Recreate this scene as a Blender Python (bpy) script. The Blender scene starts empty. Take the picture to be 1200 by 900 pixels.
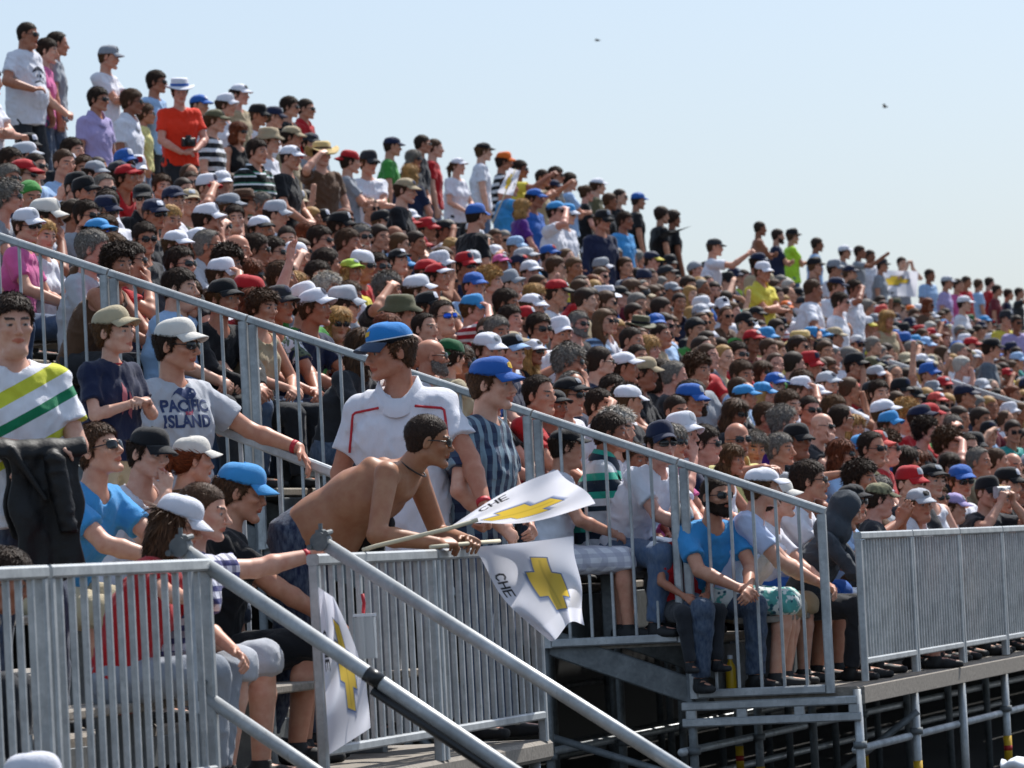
import bpy, math, random, time
import numpy as np
from mathutils import Matrix, Vector
T0 = time.time()
rng = random.Random(7)
C = bpy.context.scene.collection
f32 = np.float32
def V(*a): return np.array(a, float)
def nrm(v):
    v = np.asarray(v, float); return v / max(1e-9, np.linalg.norm(v))
def deg(a): return math.radians(a)

# ------------------------------------------------------------------ distance fields and surface nets
def smin(a, b, k):
    h = np.clip(.5 + .5 * (b - a) / k, 0, 1)
    return b + (a - b) * h - k * h * (1 - h)
def smax(a, b, k): return -smin(-a, -b, k)

def vnoise(x, y, z, seed=0):
    """smooth value noise, vectorised"""
    xi, yi, zi = np.floor(x), np.floor(y), np.floor(z)
    fx, fy, fz = x - xi, y - yi, z - zi
    fx = fx * fx * (3 - 2 * fx); fy = fy * fy * (3 - 2 * fy); fz = fz * fz * (3 - 2 * fz)
    def h(i, j, k):
        n = (xi + i) * 127.1 + (yi + j) * 311.7 + (zi + k) * 74.7 + seed * 19.19
        s = np.sin(n) * 43758.5453
        return s - np.floor(s)
    def lx(j, k): return h(0, j, k) * (1 - fx) + h(1, j, k) * fx
    def ly(k): return lx(0, k) * (1 - fy) + lx(1, k) * fy
    return (ly(0) * (1 - fz) + ly(1) * fz) * 2 - 1

class Field:
    def __init__(s, lo, hi, h):
        s.h = h
        s.ax = [np.arange(lo[i] - 2 * h, hi[i] + 3 * h, h).astype(f32) for i in range(3)]
        s.v = np.full([len(a) for a in s.ax], .3, f32)
    def sl(s, lo, hi):
        return tuple(slice(max(0, int(np.searchsorted(s.ax[i], lo[i])) - 1), int(np.searchsorted(s.ax[i], hi[i])) + 1) for i in range(3))
    def xyz(s, sl):
        return np.meshgrid(s.ax[0][sl[0]], s.ax[1][sl[1]], s.ax[2][sl[2]], indexing='ij', sparse=True)
    def op(s, prim, k=.01, mode='add'):
        lo, hi, fn = prim
        m = k + 3 * s.h
        sl = s.sl(np.asarray(lo) - m, np.asarray(hi) + m)
        if any(q.stop - q.start < 1 for q in sl): return
        d = fn(*s.xyz(sl)).astype(f32)
        w = s.v[sl]
        s.v[sl] = smin(w, d, k) if mode == 'add' else (smax(w, -d, k) if mode == 'sub' else smax(w, d, k))
    def add(s, prim, k=.01): s.op(prim, k)
    def sub(s, prim, k=.006): s.op(prim, k, 'sub')
    def mesh(s):
        return surface_nets(s.v, s.ax)

CORN = [(0,0,0),(1,0,0),(0,1,0),(1,1,0),(0,0,1),(1,0,1),(0,1,1),(1,1,1)]
EDG = [(0,1),(2,3),(4,5),(6,7),(0,2),(1,3),(4,6),(5,7),(0,4),(1,5),(2,6),(3,7)]
def surface_nets(v, ax):
    ins = v < 0
    n = v.shape
    cnt = np.zeros((n[0]-1, n[1]-1, n[2]-1), np.uint8)
    for (i, j, k) in CORN:
        cnt += ins[i:n[0]-1+i, j:n[1]-1+j, k:n[2]-1+k]
    act = (cnt > 0) & (cnt < 8)
    I, J, K = np.nonzero(act)
    cv = np.stack([v[I+i, J+j, K+k] for (i, j, k) in CORN], 1).astype(f32)
    acc = np.zeros((len(I), 3), f32); num = np.zeros(len(I), f32)
    off = np.array(CORN, f32)
    for a, b in EDG:
        m = (cv[:, a] < 0) != (cv[:, b] < 0)
        t = cv[m, a] / (cv[m, a] - cv[m, b])
        acc[m] += off[a] + t[:, None] * (off[b] - off[a]); num[m] += 1
    loc = acc / num[:, None]
    h = ax[0][1] - ax[0][0]
    P = np.stack([ax[0][I], ax[1][J], ax[2][K]], 1) + loc * h
    idx = np.full(cnt.shape, -1, np.int32); idx[I, J, K] = np.arange(len(I), dtype=np.int32)
    F = []
    for axis in range(3):
        a = [slice(None)] * 3; b = [slice(None)] * 3
        a[axis] = slice(0, -1); b[axis] = slice(1, None)
        A, B = ins[tuple(a)], ins[tuple(b)]
        o1, o2 = [(1, 2), (2, 0), (0, 1)][axis]
        e = np.argwhere(A != B)
        e = e[(e[:, o1] > 0) & (e[:, o2] > 0) & (e[:, o1] < n[o1]-1) & (e[:, o2] < n[o2]-1)]
        sg = A[e[:, 0], e[:, 1], e[:, 2]]
        def q(d1, d2):
            g = e.copy(); g[:, o1] -= d1; g[:, o2] -= d2
            return idx[g[:, 0], g[:, 1], g[:, 2]]
        f = np.stack([q(1, 1), q(0, 1), q(0, 0), q(1, 0)], 1)
        f[~sg] = f[~sg][:, ::-1]
        F.append(f)
    F = np.concatenate(F)
    F = F[(F >= 0).all(1)]
    return P.astype(f32), F.astype(np.int32)

# ---- primitives: (lo, hi, fn)
def seg(a, b, ra, rb=None, flat=False):
    a = np.asarray(a, float); b = np.asarray(b, float); rb = ra if rb is None else rb
    R = max(ra, rb)
    ba = b - a; L2 = max(1e-9, float(ba @ ba)); u = ba / math.sqrt(L2)
    def fn(x, y, z):
        px, py, pz = x - a[0], y - a[1], z - a[2]
        t = np.clip((px * ba[0] + py * ba[1] + pz * ba[2]) / L2, 0, 1)
        d = np.sqrt((px - t * ba[0])**2 + (py - t * ba[1])**2 + (pz - t * ba[2])**2) - (ra + t * (rb - ra))
        if flat:
            d = np.maximum(d, (x - b[0]) * u[0] + (y - b[1]) * u[1] + (z - b[2]) * u[2])
        return d
    return np.minimum(a, b) - R, np.maximum(a, b) + R, fn
def ell(c, r, R=None):
    c = np.asarray(c, float); r = np.asarray(r, float)
    m = max(r)
    def fn(x, y, z):
        x, y, z = x - c[0], y - c[1], z - c[2]
        if R is not None:
            x, y, z = (R[0,0]*x + R[1,0]*y + R[2,0]*z), (R[0,1]*x + R[1,1]*y + R[2,1]*z), (R[0,2]*x + R[1,2]*y + R[2,2]*z)
        k0 = np.sqrt((x/r[0])**2 + (y/r[1])**2 + (z/r[2])**2)
        k1 = np.sqrt((x/r[0]**2)**2 + (y/r[1]**2)**2 + (z/r[2]**2)**2)
        return k0 * (k0 - 1) / np.maximum(k1, 1e-6)
    rr = np.array([m]*3) if R is not None else r
    return c - rr, c + rr, fn
def econe(a, b, wa, da, wb, db, side, n=2.4, flat=False):
    """tapered limb of oval section: half width w along `side`, half depth d across"""
    a = np.asarray(a, float); b = np.asarray(b, float)
    ba = b - a; L = np.linalg.norm(ba); u = ba / L
    s = nrm(side - u * (side @ u)); f = np.cross(s, u)
    def fn(x, y, z):
        px, py, pz = x - a[0], y - a[1], z - a[2]
        ax_ = px*u[0] + py*u[1] + pz*u[2]
        t = np.clip(ax_ / L, 0, 1)
        w = wa + t * (wb - wa); d = da + t * (db - da)
        ex = np.abs(ax_ - t * L)
        qs = np.abs(px*s[0] + py*s[1] + pz*s[2]) / w
        qf = np.abs(px*f[0] + py*f[1] + pz*f[2]) / d
        m = np.minimum(w, d)
        k = ((qs + 1e-6)**n + (qf + 1e-6)**n + (ex / m)**n)**(1/n)
        r = (k - 1) * m
        if flat: r = np.maximum(r, ax_ - L)
        return r
    R = max(wa, wb, da, db)
    return np.minimum(a, b) - R, np.maximum(a, b) + R, fn

# ------------------------------------------------------------------ the head (head space: +X face, +Z up, metres)
def head_d(x, y, z, kind='man', fv=0):
    vr = np.random.RandomState(fv).uniform(-1, 1, 8) if fv else np.zeros(8)
    fem = kind == 'woman'; kid = kind == 'child'; fat = kind == 'heavy'
    jw = .044 if fem else (.04 if kid else (.058 if fat else .05))
    ch = (-.102 if not kid else -.092) + .006 * vr[0]; jw += .005 * vr[1]; fat = fat or vr[2] > .75
    d = ell((-.014, 0, .034), (.098, .0755, .084))[2](x, y, z)
    def add(p, k=.012):
        nonlocal d
        d = smin(d, p[2](x, y, z), k)
    def sub(p, k=.008):
        nonlocal d
        d = smax(d, -p[2](x, y, z), k)
    ay = np.abs(y)
    def seg2(a, b, ra, rb=None): # mirrored
        p = seg(a, b, ra, rb); return (0, 0, lambda X, Y, Z: p[2](X, np.abs(Y), Z))
    def ell2(c, r, R=None):
        p = ell(c, r, R); return (0, 0, lambda X, Y, Z: p[2](X, np.abs(Y), Z))
    add(ell((.022, 0, -.028), (.067, .060 if not fat else .066, .082)), .02)
    add(seg2((-.012, jw, -.058), (.066, .014, ch + .004), .021, .017), .022)
    add(ell((.074, 0, ch + .002), (.020, .024, .017)), .016)
    if fat: add(ell((.03, 0, -.115), (.055, .052, .03)), .025)
    add(ell2((.060, .043, -.022), (.024 + .004 * vr[4], .022 + .003 * vr[4], .018)), .016)       # cheekbone
    add(seg2((.086, .0, .016), (.074, .046, .021), .0095 + .003 * vr[5], .0085), .012)  # brow
    sub(ell2((.099, .031, .000), (.020, .020, .013)), .012)         # socket
    add(ell2((.072, .0315, .000), (.0135, .0145, .0125)), .003)     # eyeball
    add(seg2((.0835, .018, .0075), (.079, .044, .0065), .0035, .0032), .004)  # upper lid
    add(seg2((.0815, .02, -.008), (.0775, .043, -.006), .0028, .0025), .004)
    nl = (.104 if not kid else .098) + .006 * vr[3]
    add(seg((.086, 0, .010), (nl + .003, 0, -.030 - .004 * vr[6]), .0075 + .002 * vr[7], .0105 + .0025 * vr[6]), .009)    # nose
    add(ell((nl + .002, 0, -.033), (.0125, .0115, .010)), .006)
    add(ell2((nl - .010, .0125, -.037), (.010, .0075, .007)), .006)
    add(seg((.079, 0, -.050), (.086, 0, -.056), .014, .012), .014)     # philtrum
    add(seg2((.0925, 0, -.0585), (.081, .024, -.063), .0052, .003), .004)
    add(seg2((.0905, 0, -.0705), (.081, .021, -.066), .0058, .0035), .005)
    sub(seg2((.100, 0, -.0642), (.088, .026, -.0645), .0026, .0018), .003)
    sub(seg((.098, 0, -.083), (.098, .0, -.083), .008), .010)
    # ears
    R = np.array(Matrix.Rotation(deg(18), 3, 'Y')) @ np.array(Matrix.Rotation(deg(-22), 3, 'Z'))
    add(ell2((-.010, .080, -.004), (.019, .0075, .033), R), .006)
    sub(ell2((-.006, .089, -.004), (.010, .007, .018), R), .004)
    return d
def in_head(M, V3):
    Mi = np.array(M.inverted()); return V3 @ Mi[:3, :3].T + Mi[:3, 3]

def face_paint(q):
    """per-vertex R brow, G lips, B eye white, A iris in head space"""
    x, y, z = q[:, 0], q[:, 1], q[:, 2]; ay = np.abs(y)
    br = (x > .062) & (ay > .012) & (ay < .052) & (np.abs(z - (.0225 + .10 * (ay - .012) - 3.2 * (ay - .03)**2)) < .0055)
    lip = (x > .078) & (ay < .026) & (np.abs(z + .0645) < .0115 - .30 * ay)
    de = np.sqrt((x - .072)**2 + (ay - .0315)**2 + z**2)
    eye = (de < .0150) & (np.abs(z) < .0058) & (x > .076)
    iris = eye & (np.abs(ay - .0315) < .0062)
    return np.stack([br, lip, eye, iris], 1).astype(f32)

HAIR_H = dict(short=([-.13,-.05,-.02,.005,.03,.06,.1],[-.075,-.062,-.018,-.018,.030,.056,.064]),
              receding=([-.13,-.05,-.02,.005,.025,.05,.1],[-.075,-.062,-.018,-.012,.040,.085,.10]),
              horseshoe=([-.13,-.05,-.02,.005,.02,.04,.1],[-.07,-.06,-.02,-.012,.05,.14,.14]),
              long=([-.13,-.05,-.02,.015,.035,.065,.1],[-.4,-.4,-.4,-.4,.02,.056,.066]))
def hair_field(style, kind='man', h=.005, capped=False):
    lo = (-.17, -.13, -.30 if style in ('long', 'bob') else -.2); hi = (.13, .13, .17)
    F = Field(lo, hi, h)
    x, y, z = F.xyz((slice(None),)*3)
    thick = dict(buzz=.0035, short=.011, messy=.017, curly=.024, receding=.008, horseshoe=.007, long=.013, bob=.015, pony=.009, bun=.009, full=.018)[style]
    t = thick * np.clip(.55 + (z + .02) * 5, .5, 1.15)
    d = ell((-.016, 0, .034), (.0995, .078, .086))[2](x, y, z) - t
    d = smin(d, ell((-.05, 0, -.025), (.052, .06, .05))[2](x, y, z) - t * .7, .02)
    if style in ('messy', 'short', 'full', 'receding', 'horseshoe'):
        a = .0013 if style not in ('messy', 'full') else .0055
        d = d + a * vnoise(x * 95, y * 95, z * 70, 3) + a * .7 * vnoise(x * 190, y * 190, z * 140, 5)
    if style == 'curly':
        d = d + .008 * vnoise(x * 60, y * 60, z * 60, 4) + .005 * vnoise(x * 120, y * 120, z * 120, 9)
    key = 'long' if style in ('long', 'bob') else (style if style in HAIR_H else 'short')
    if style in ('pony', 'bun'): key = 'short'
    hx, hz = HAIR_H[key]
    line = np.interp(x, hx, hz) + .004 * vnoise(x * 130, y * 130, z * 0 + 1, 2)
    if style in ('long', 'bob'):
        zb = -.22 if style == 'long' else -.125
        c = ell((-.045, 0, -.07), (.080, .103, .17 if style == 'long' else .10))[2](x, y, z)
        c = c + .006 * vnoise(x * 70, y * 70, z * 14, 6) + .003 * vnoise(x * 160, y * 160, z * 20, 8)
        c = smax(c, -(z - zb) - .01 * vnoise(x * 50, y * 50, z * 0, 2), .01)
        c = smax(c, x - .018 - .25 * np.clip(-z, 0, .1), .01)
        d = smin(d, c, .02)
        d = smax(d, -ell((.06, 0, -.06), (.075, .066, .11))[2](x, y, z), .008)
    d = smax(d, (line - z) * .8, .006)
    if style == 'pony':
        d = smin(d, seg((-.115, 0, .02), (-.15, 0, -.02), .022, .024)[2](x, y, z), .012)
        tail = seg((-.15, 0, -.02), (-.145, .01, -.17), .026, .010)[2](x, y, z) + .004 * vnoise(x * 120, y * 120, z * 20, 7)
        d = smin(d, tail, .012)
    if style == 'bun':
        d = smin(d, ell((-.115, 0, .075), (.036, .038, .036))[2](x, y, z) + .004 * vnoise(x * 120, y * 120, z * 120, 7), .008)
    if capped:
        d = smax(d, z - (.042 - .12 * x), .004)
    F.v[:] = d
    return F.mesh()
def beard_field(style, h=.005):
    F = Field((-.06, -.1, -.16), (.13, .1, 0), h)
    x, y, z = F.xyz((slice(None),)*3)
    d = head_d(x, y, z) - (.006 if style == 'full' else .003) + .002 * vnoise(x * 150, y * 150, z * 150, 3)
    if style == 'full':
        d = smax(d, z - np.interp(x, [-.02, .03, .06, .08, .1], [-.02, -.035, -.05, -.046, -.046]), .006)
        d = smax(d, -seg((.1, -.02, -.065), (.1, .02, -.065), .013)[2](x, y, z), .004)
        d = smax(d, -(x + .012), .004)
        d = smin(d, ell((.075, 0, -.112), (.024, .026, .02))[2](x, y, z), .012)
    else:  # goatee
        d = smax(d, np.abs(y) - .026, .004); d = smax(d, z + .046, .004); d = smax(d, -(x - .062), .004)
        d = smax(d, -seg((.1, -.014, -.065), (.1, .014, -.065), .012)[2](x, y, z), .004)
    F.v[:] = d
    return F.mesh()
def vnormals(P, Q):
    N = np.zeros_like(P); a, b, c, d = (P[Q[:, i]] for i in range(4)); n = np.cross(c - a, d - b)
    for i in range(4): np.add.at(N, Q[:, i], n)
    return N / np.maximum(np.linalg.norm(N, axis=1, keepdims=True), 1e-9)
def tufts(P, Q, style, seed=1):
    """locks of hair lying over the hair's body: tapered blades, with a shade for each"""
    L, W_, lift, cnt, jit = dict(buzz=(.006, .0016, .7, 3600, .5), short=(.024, .0024, .30, 4600, .45), messy=(.034, .0028, .42, 4800, .6), curly=(.026, .0034, .8, 4200, 1.8), receding=(.020, .0022, .28, 4200, .4), horseshoe=(.018, .0022, .3, 3000, .4),
        long=(.075, .0034, .10, 5200, .22), bob=(.06, .0034, .12, 5000, .25), pony=(.045, .0030, .10, 4200, .25), bun=(.040, .0030, .12, 4200, .3), full=(.036, .0030, .40, 4800, .5), beard=(.012, .0020, .4, 2600, .6))[style]
    g = np.random.RandomState(seed); N = vnormals(P, Q)
    i = g.randint(0, len(P), cnt); p, n = P[i] + g.normal(0, .002, (cnt, 3)), N[i]
    if style in ('long', 'bob'): f = np.array([0, 0, -1.]) + 0 * p; top = p[:, 2] > .05; f[top] = (p[top] - np.array([-.01, 0, .14])) * np.array([.5, 1, .5]) * 8
    elif style in ('pony', 'bun'): f = np.array([-.13, 0, .03]) - p; tail = p[:, 0] < -.12; f[tail] = (0, 0, -1)
    elif style == 'beard': f = np.array([.3, 0, -1.]) + 0 * p
    else: f = p - np.array([-.065, .012, .13]); f[:, 2] -= .03
    f = f / np.maximum(np.linalg.norm(f, axis=1, keepdims=True), 1e-6) + g.normal(0, jit, (cnt, 3))
    f -= n * (f * n).sum(1, keepdims=True); f /= np.maximum(np.linalg.norm(f, axis=1, keepdims=True), 1e-6)
    sd = np.cross(n, f); l = L * g.uniform(.55, 1.25, (cnt, 1)); w = W_ * g.uniform(.6, 1.3, (cnt, 1)); k = lift * g.uniform(.2, 1.3, (cnt, 1))
    a = p - n * .002; b = p + f * l * .5 + n * l * k * .5; c = p + f * l + n * l * k * .72
    V_ = np.stack([a - sd * w, a + sd * w, b - sd * w * .8, b + sd * w * .8, c - sd * w * .15, c + sd * w * .15], 1).reshape(-1, 3)
    o = len(P) + np.arange(cnt)[:, None] * 6
    F = np.concatenate([o + np.array([[0, 1, 3, 2]]), o + np.array([[2, 3, 5, 4]])])
    sh = np.repeat(g.uniform(.45, 1.55, cnt), 6); sh = np.concatenate([np.full(len(P), .75), sh])
    return np.concatenate([P, V_]).astype(f32), np.concatenate([Q, F]).astype(np.int32), np.stack([sh, sh, sh, np.ones_like(sh)], 1)
# ------------------------------------------------------------------ posed figures (body space: +X ahead, +Y its left, +Z up, z=0 under the feet)
def rotm(yaw, pitch=0, roll=0):
    return np.array(Matrix.Rotation(deg(yaw), 3, 'Z') @ Matrix.Rotation(deg(pitch), 3, 'Y') @ Matrix.Rotation(deg(roll), 3, 'X'))
def ik(a, t, l1, l2, hint):
    a = np.asarray(a, float); t = np.asarray(t, float)
    d = t - a; L = np.linalg.norm(d); L2 = min(max(L, abs(l1 - l2) + .02), (l1 + l2) * .995)
    u = d / max(L, 1e-6); t = a + u * L2
    c = (l1 * l1 + L2 * L2 - l2 * l2) / (2 * L2); hgt = math.sqrt(max(0, l1 * l1 - c * c))
    h = np.asarray(hint, float); h = nrm(h - u * (h @ u))
    return a + u * c + h * hgt, t

def skel(p):
    """p: dict(hip, lean=(lower, upper, neck), sl side lean, tw chest twist, head=(yaw,pitch,roll), hl,hr hand targets, el,er elbow hints, fl,fr ankles, kind, S)"""
    kind = p.get('kind', 'man'); S = p.get('S', 1.); fem = kind == 'woman'
    J = dict(kind=kind, S=S, p=p, fv=p.get('fv', int(abs(p['hip'][2] * 1e3 + sum(p['hl'] if not callable(p['hl']) else (1,)) * 977 + p.get('head', (0, 0, 0))[0] * 31)) % 9973 + 1))
    hip = np.asarray(p['hip'], float)
    l0, l1, l2 = p.get('lean', (0, 4, 12)); sl = deg(p.get('sl', 0))
    def dv(l): return nrm((math.sin(deg(l)), -math.sin(sl), math.cos(deg(l)) * math.cos(sl)))
    py = p.get('py', 0); tw = p.get('tw', 0)
    J['ps'] = rotm(py) @ V(0, 1, 0); J['cs'] = rotm(tw, 0, p.get('sl', 0) * .6) @ V(0, 1, 0)
    d0, d1 = dv(l0), dv(l1)
    J['hip'] = hip; J['waist'] = hip + d0 * .13 * S; J['chest'] = hip + d0 * .18 * S + d1 * .13 * S
    J['neck'] = hip + d0 * .18 * S + d1 * .355 * S; J['d1'] = d1; J['d0'] = d0
    sw = (.150 if fem else .172) * p.get('sw', 1) * S
    cf = np.cross(J['cs'], d1); J['cf'] = cf
    shy = p.get('shrug', 0)
    for s, n in ((1, 'l'), (-1, 'r')):
        J['s' + n] = J['neck'] + J['cs'] * s * sw - d1 * (.055 - shy) * S - cf * .012 * S + cf * p.get('sf', 0) * S
        tgt = np.asarray(p['h' + n], float)
        J['e' + n], J['w' + n] = ik(J['s' + n], tgt, .285 * S, .25 * S, p.get('e' + n, (-.3, s * .6, -.6)))
        J['h' + n] = J['hip'] + J['ps'] * s * .088 * S - d0 * .0 
        kn = p.get('k' + n, (1, s * .15, .6))
        J['k' + n], J['a' + n] = ik(J['h' + n], p['f' + n], .42 * S, .41 * S, kn)
    # head
    R = rotm(*p.get('head', (0, 0, 0)))
    hs = p.get('hs', 1.) * (S if kind != 'child' else S * 1.22) * (.935 if fem else .965)
    nd = nrm(d1 * .6 + np.array([math.sin(deg(l2)), 0, math.cos(deg(l2))]))
    J['nb'] = J['neck'] + d1 * .0
    hc = J['neck'] + nd * .085 * S + R @ V(.028, 0, .088) * hs
    M = Matrix.Translation(Vector(hc)) @ Matrix([list(map(float, r)) for r in R]).to_4x4() @ Matrix.Scale(hs, 4)
    J['HM'] = M; J['hc'] = hc; J['HR'] = R; J['hs'] = hs
    J['nt'] = hc + R @ V(-.030, 0, -.055) * hs
    NM = Matrix.Translation(Vector(J['neck'] - d1 * .005 * S)) @ Vector((0, 0, 1)).rotation_difference(Vector(nrm(d1 + nd * .6))).to_matrix().to_4x4()
    J['NM'] = NM
    return J

def hand_prims(J, n):
    S = J['S'] * .98; p = J['p']
    w = J['w' + n]; e = J['e' + n]; u = nrm(w - e)
    sgn = 1 if n == 'l' else -1
    pn = np.asarray(p.get('p' + n, (0, -sgn * .6, -.6)), float)      # palm normal hint
    hd = nrm(np.asarray(p.get('d' + n, u), float))                      # hand direction
    pn = nrm(pn - hd * (pn @ hd)); sd = np.cross(pn, hd) * sgn            # thumb side
    curl = p.get('c' + n, 28)
    out = []
    k = w + hd * .085 * S
    out.append((econe(w + hd * .008 * S, k, .026 * S, .0155 * S, .038 * S, .013 * S, sd), .012))
    for i, (o, L) in enumerate(((.028, .072), (.0095, .08), (-.0095, .074), (-.027, .058))):
        b = k + sd * o * S - hd * .006 * S
        spread = sd * (o * 1.2)
        a1 = deg(curl * (.8 + .1 * i)); a2 = a1 + deg(curl * 1.2 + 8)
        d1 = nrm(hd * math.cos(a1) + pn * math.sin(a1) + spread); d2 = nrm(hd * math.cos(a2) + pn * math.sin(a2) + spread * .5)
        m = b + d1 * L * .52 * S; t = m + d2 * L * .5 * S
        out.append((seg(b, m, .0088 * S, .0082 * S), .004)); out.append((seg(m, t, .0082 * S, .0068 * S), .004))
    b = w + hd * .022 * S + sd * .020 * S; m = b + nrm(sd * .75 + hd * .75 + pn * .25) * .040 * S
    t = m + nrm(sd * .25 + hd * 1.0 + pn * (.2 + curl * .01)) * .032 * S
    out.append((seg(b, m, .013 * S, .0105 * S), .010)); out.append((seg(m, t, .0100 * S, .0075 * S), .004))
    return out

def torso_prims(J, o=0., top=True):
    """torso slices grown by o"""
    S = J['S']; k = J['kind']; p = J['p']
    fem = k == 'woman'; bl = p.get('belly', .03 if k == 'heavy' else 0)
    W = dict(hip=(.172, .118), waist=(.138, .098), chest=(.156, .108), top=(.140, .080)) if fem else dict(hip=(.165, .116), waist=(.150, .104), chest=(.168, .118), top=(.155, .088))
    W = {a: ((b[0] + bl * .7) * S + o, (b[1] + bl * .7) * S + o) for a, b in W.items()}
    out = [(econe(J['hip'] + J['d0'] * .01, J['waist'], *W['hip'], *W['waist'], J['ps']), .03),
           (econe(J['waist'], J['chest'], *W['waist'], *W['chest'], J['cs'] + J['ps']), .04)]
    nt = J['neck'] - J['d1'] * .085 * S
    out.append((econe(J['chest'], nt, *W['chest'], *W['top'], J['cs']), .04))
    if bl:
        out.append((ell(J['waist'] + J['cf'] * .05 * S, ((.13 + bl) * S + o, (.15 + bl) * S + o, .14 * S + o)), .05))
    for n in 'lr':
        out.append((seg(J['neck'] - J['d1'] * .030 * S, J['s' + n], .046 * S + o * .8, .047 * S + o * .7), .035))
        if fem: out.append((ell(J['chest'] + J['d1'] * .04 * S + J['cf'] * .085 * S + (J['s' + n] - J['neck']) * .44, np.array([.055, .056, .052]) * S + o), .03))
        else: out.append((ell(J['chest'] + J['d1'] * .085 * S + J['cf'] * .055 * S + (J['s' + n] - J['neck']) * .5, np.array([.055, .075, .05]) * S + o), .04))
    return out

def body_bounds(J, m=.13):
    pts = np.array([J[k] for k in ('hip','neck','hc','sl','sr','el','er','wl','wr','kl','kr','al','ar')])
    lo = pts.min(0) - m; hi = pts.max(0) + m
    lo[2] = min(lo[2], J['al'][2] - .1, J['ar'][2] - .1); hi[0] += .08
    hi[2] = max(hi[2], J['hc'][2] + .15)
    for n in 'lr':
        tip = J['w' + n] + nrm(J['w' + n] - J['e' + n]) * .2
        lo = np.minimum(lo, tip - .03); hi = np.maximum(hi, tip + .03)
    return lo, hi

def skin_mesh(J, h=.006, head=True, hands=True):
    lo, hi = body_bounds(J)
    F = Field(lo, hi, h); S = J['S']; kind = J['kind']; thin = .86 if kind in ('woman', 'child') else 1.
    if kind == 'heavy': thin = 1.12
    for pr, k in torso_prims(J): F.add(pr, k)
    for n in 'lr':
        s, e, w = J['s' + n], J['e' + n], J['w' + n]; A = S * thin
        F.add(seg(s, e, .051 * A, .039 * A), .02)
        fm = e + (w - e) * .3
        F.add(seg(e, fm, .0385 * A, .041 * A), .015); F.add(seg(fm, w, .041 * A, .0265 * A), .012)
        hp, kn, an = J['h' + n], J['k' + n], J['a' + n]
        F.add(seg(hp, kn, .085 * S * (.5 + .5 * thin), .054 * A), .03)
        cm = kn + (an - kn) * .33
        F.add(seg(kn, cm, .052 * A, .056 * A), .02); F.add(seg(cm, an, .056 * A, .037 * A), .015)
        fd = foot_dir(J, n)
        F.add(seg(an + V(0, 0, -.035) * S, an + fd * .16 * S + V(0, 0, -.052) * S, .036 * S, .026 * S), .02)
        if hands:
            for pr, k in hand_prims(J, n): F.add(pr, k)
    if J['p'].get('bare'):
        bk = lambda f, dp: J['hip'] + J['d0'] * .02 + (J['neck'] - J['hip']) * f - J['cf'] * dp
        for sgn in (1, -1):
            q = J['cs'] * sgn
            F.add(ell(bk(.74, .062) + q * .085, (.055, .055, .075)), .03); F.add(seg(bk(.15, .085) + q * .035, bk(.72, .085) + q * .03, .028, .026), .025); F.add(ell(bk(.62, .01) + q * .125, (.05, .05, .10)), .03)
        F.sub(seg(bk(.05, .122), bk(.85, .118), .012, .010), .02)
    F.add(seg(J['neck'] - J['d1'] * .02, J['nt'], .058 * S * (.9 if thin < 1 else thin * 1.0), .053 * S * (.9 if thin < 1 else thin * 1.0)), .03)
    if head:
        M = np.array(J['HM'].inverted()); hs = J['hs']; c = J['hc']; r = .155 * hs
        sl = F.sl(c - r, c + r)
        x, y, z = np.meshgrid(*[F.ax[i][sl[i]] for i in range(3)], indexing='ij')
        X = M[0,0]*x + M[0,1]*y + M[0,2]*z + M[0,3]; Y = M[1,0]*x + M[1,1]*y + M[1,2]*z + M[1,3]; Z = M[2,0]*x + M[2,1]*y + M[2,2]*z + M[2,3]
        d = head_d(X, Y, Z, kind, J['fv']) * hs
        F.v[sl] = smin(F.v[sl], d.astype(f32), .014)
    P, Q = F.mesh()
    return P, Q, face_paint(in_head(J['HM'], P)) if head else None

def foot_dir(J, n):
    v = J['p'].get('fd' + n)
    if v is None:
        v = J['k' + n] - J['h' + n]; v = np.array([v[0], v[1], 0])
        if np.linalg.norm(v) < .1: v = V(1, .15 if n == 'l' else -.15, 0)
    return nrm(v)

def fold(F, amp, seed):
    x, y, z = F.xyz((slice(None),)*3)
    near = np.abs(F.v) < .05
    a = vnoise(x * 9 + y * 5, y * 11, z * 13 + y * 8 + x * 6, seed); b = vnoise(x * 19 + z * 14, y * 17, z * 15 - y * 16, seed + 3); c = vnoise(x * 8 - z * 9, y * 24, z * 9 + y * 5, seed + 6)
    n = amp * (2.2 * np.abs(a) + 1.5 * np.abs(b) + 1.3 * np.abs(c) - 1.35)
    n = np.minimum(n, amp * .75)
    F.v += np.where(near, n, 0).astype(f32)

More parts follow.
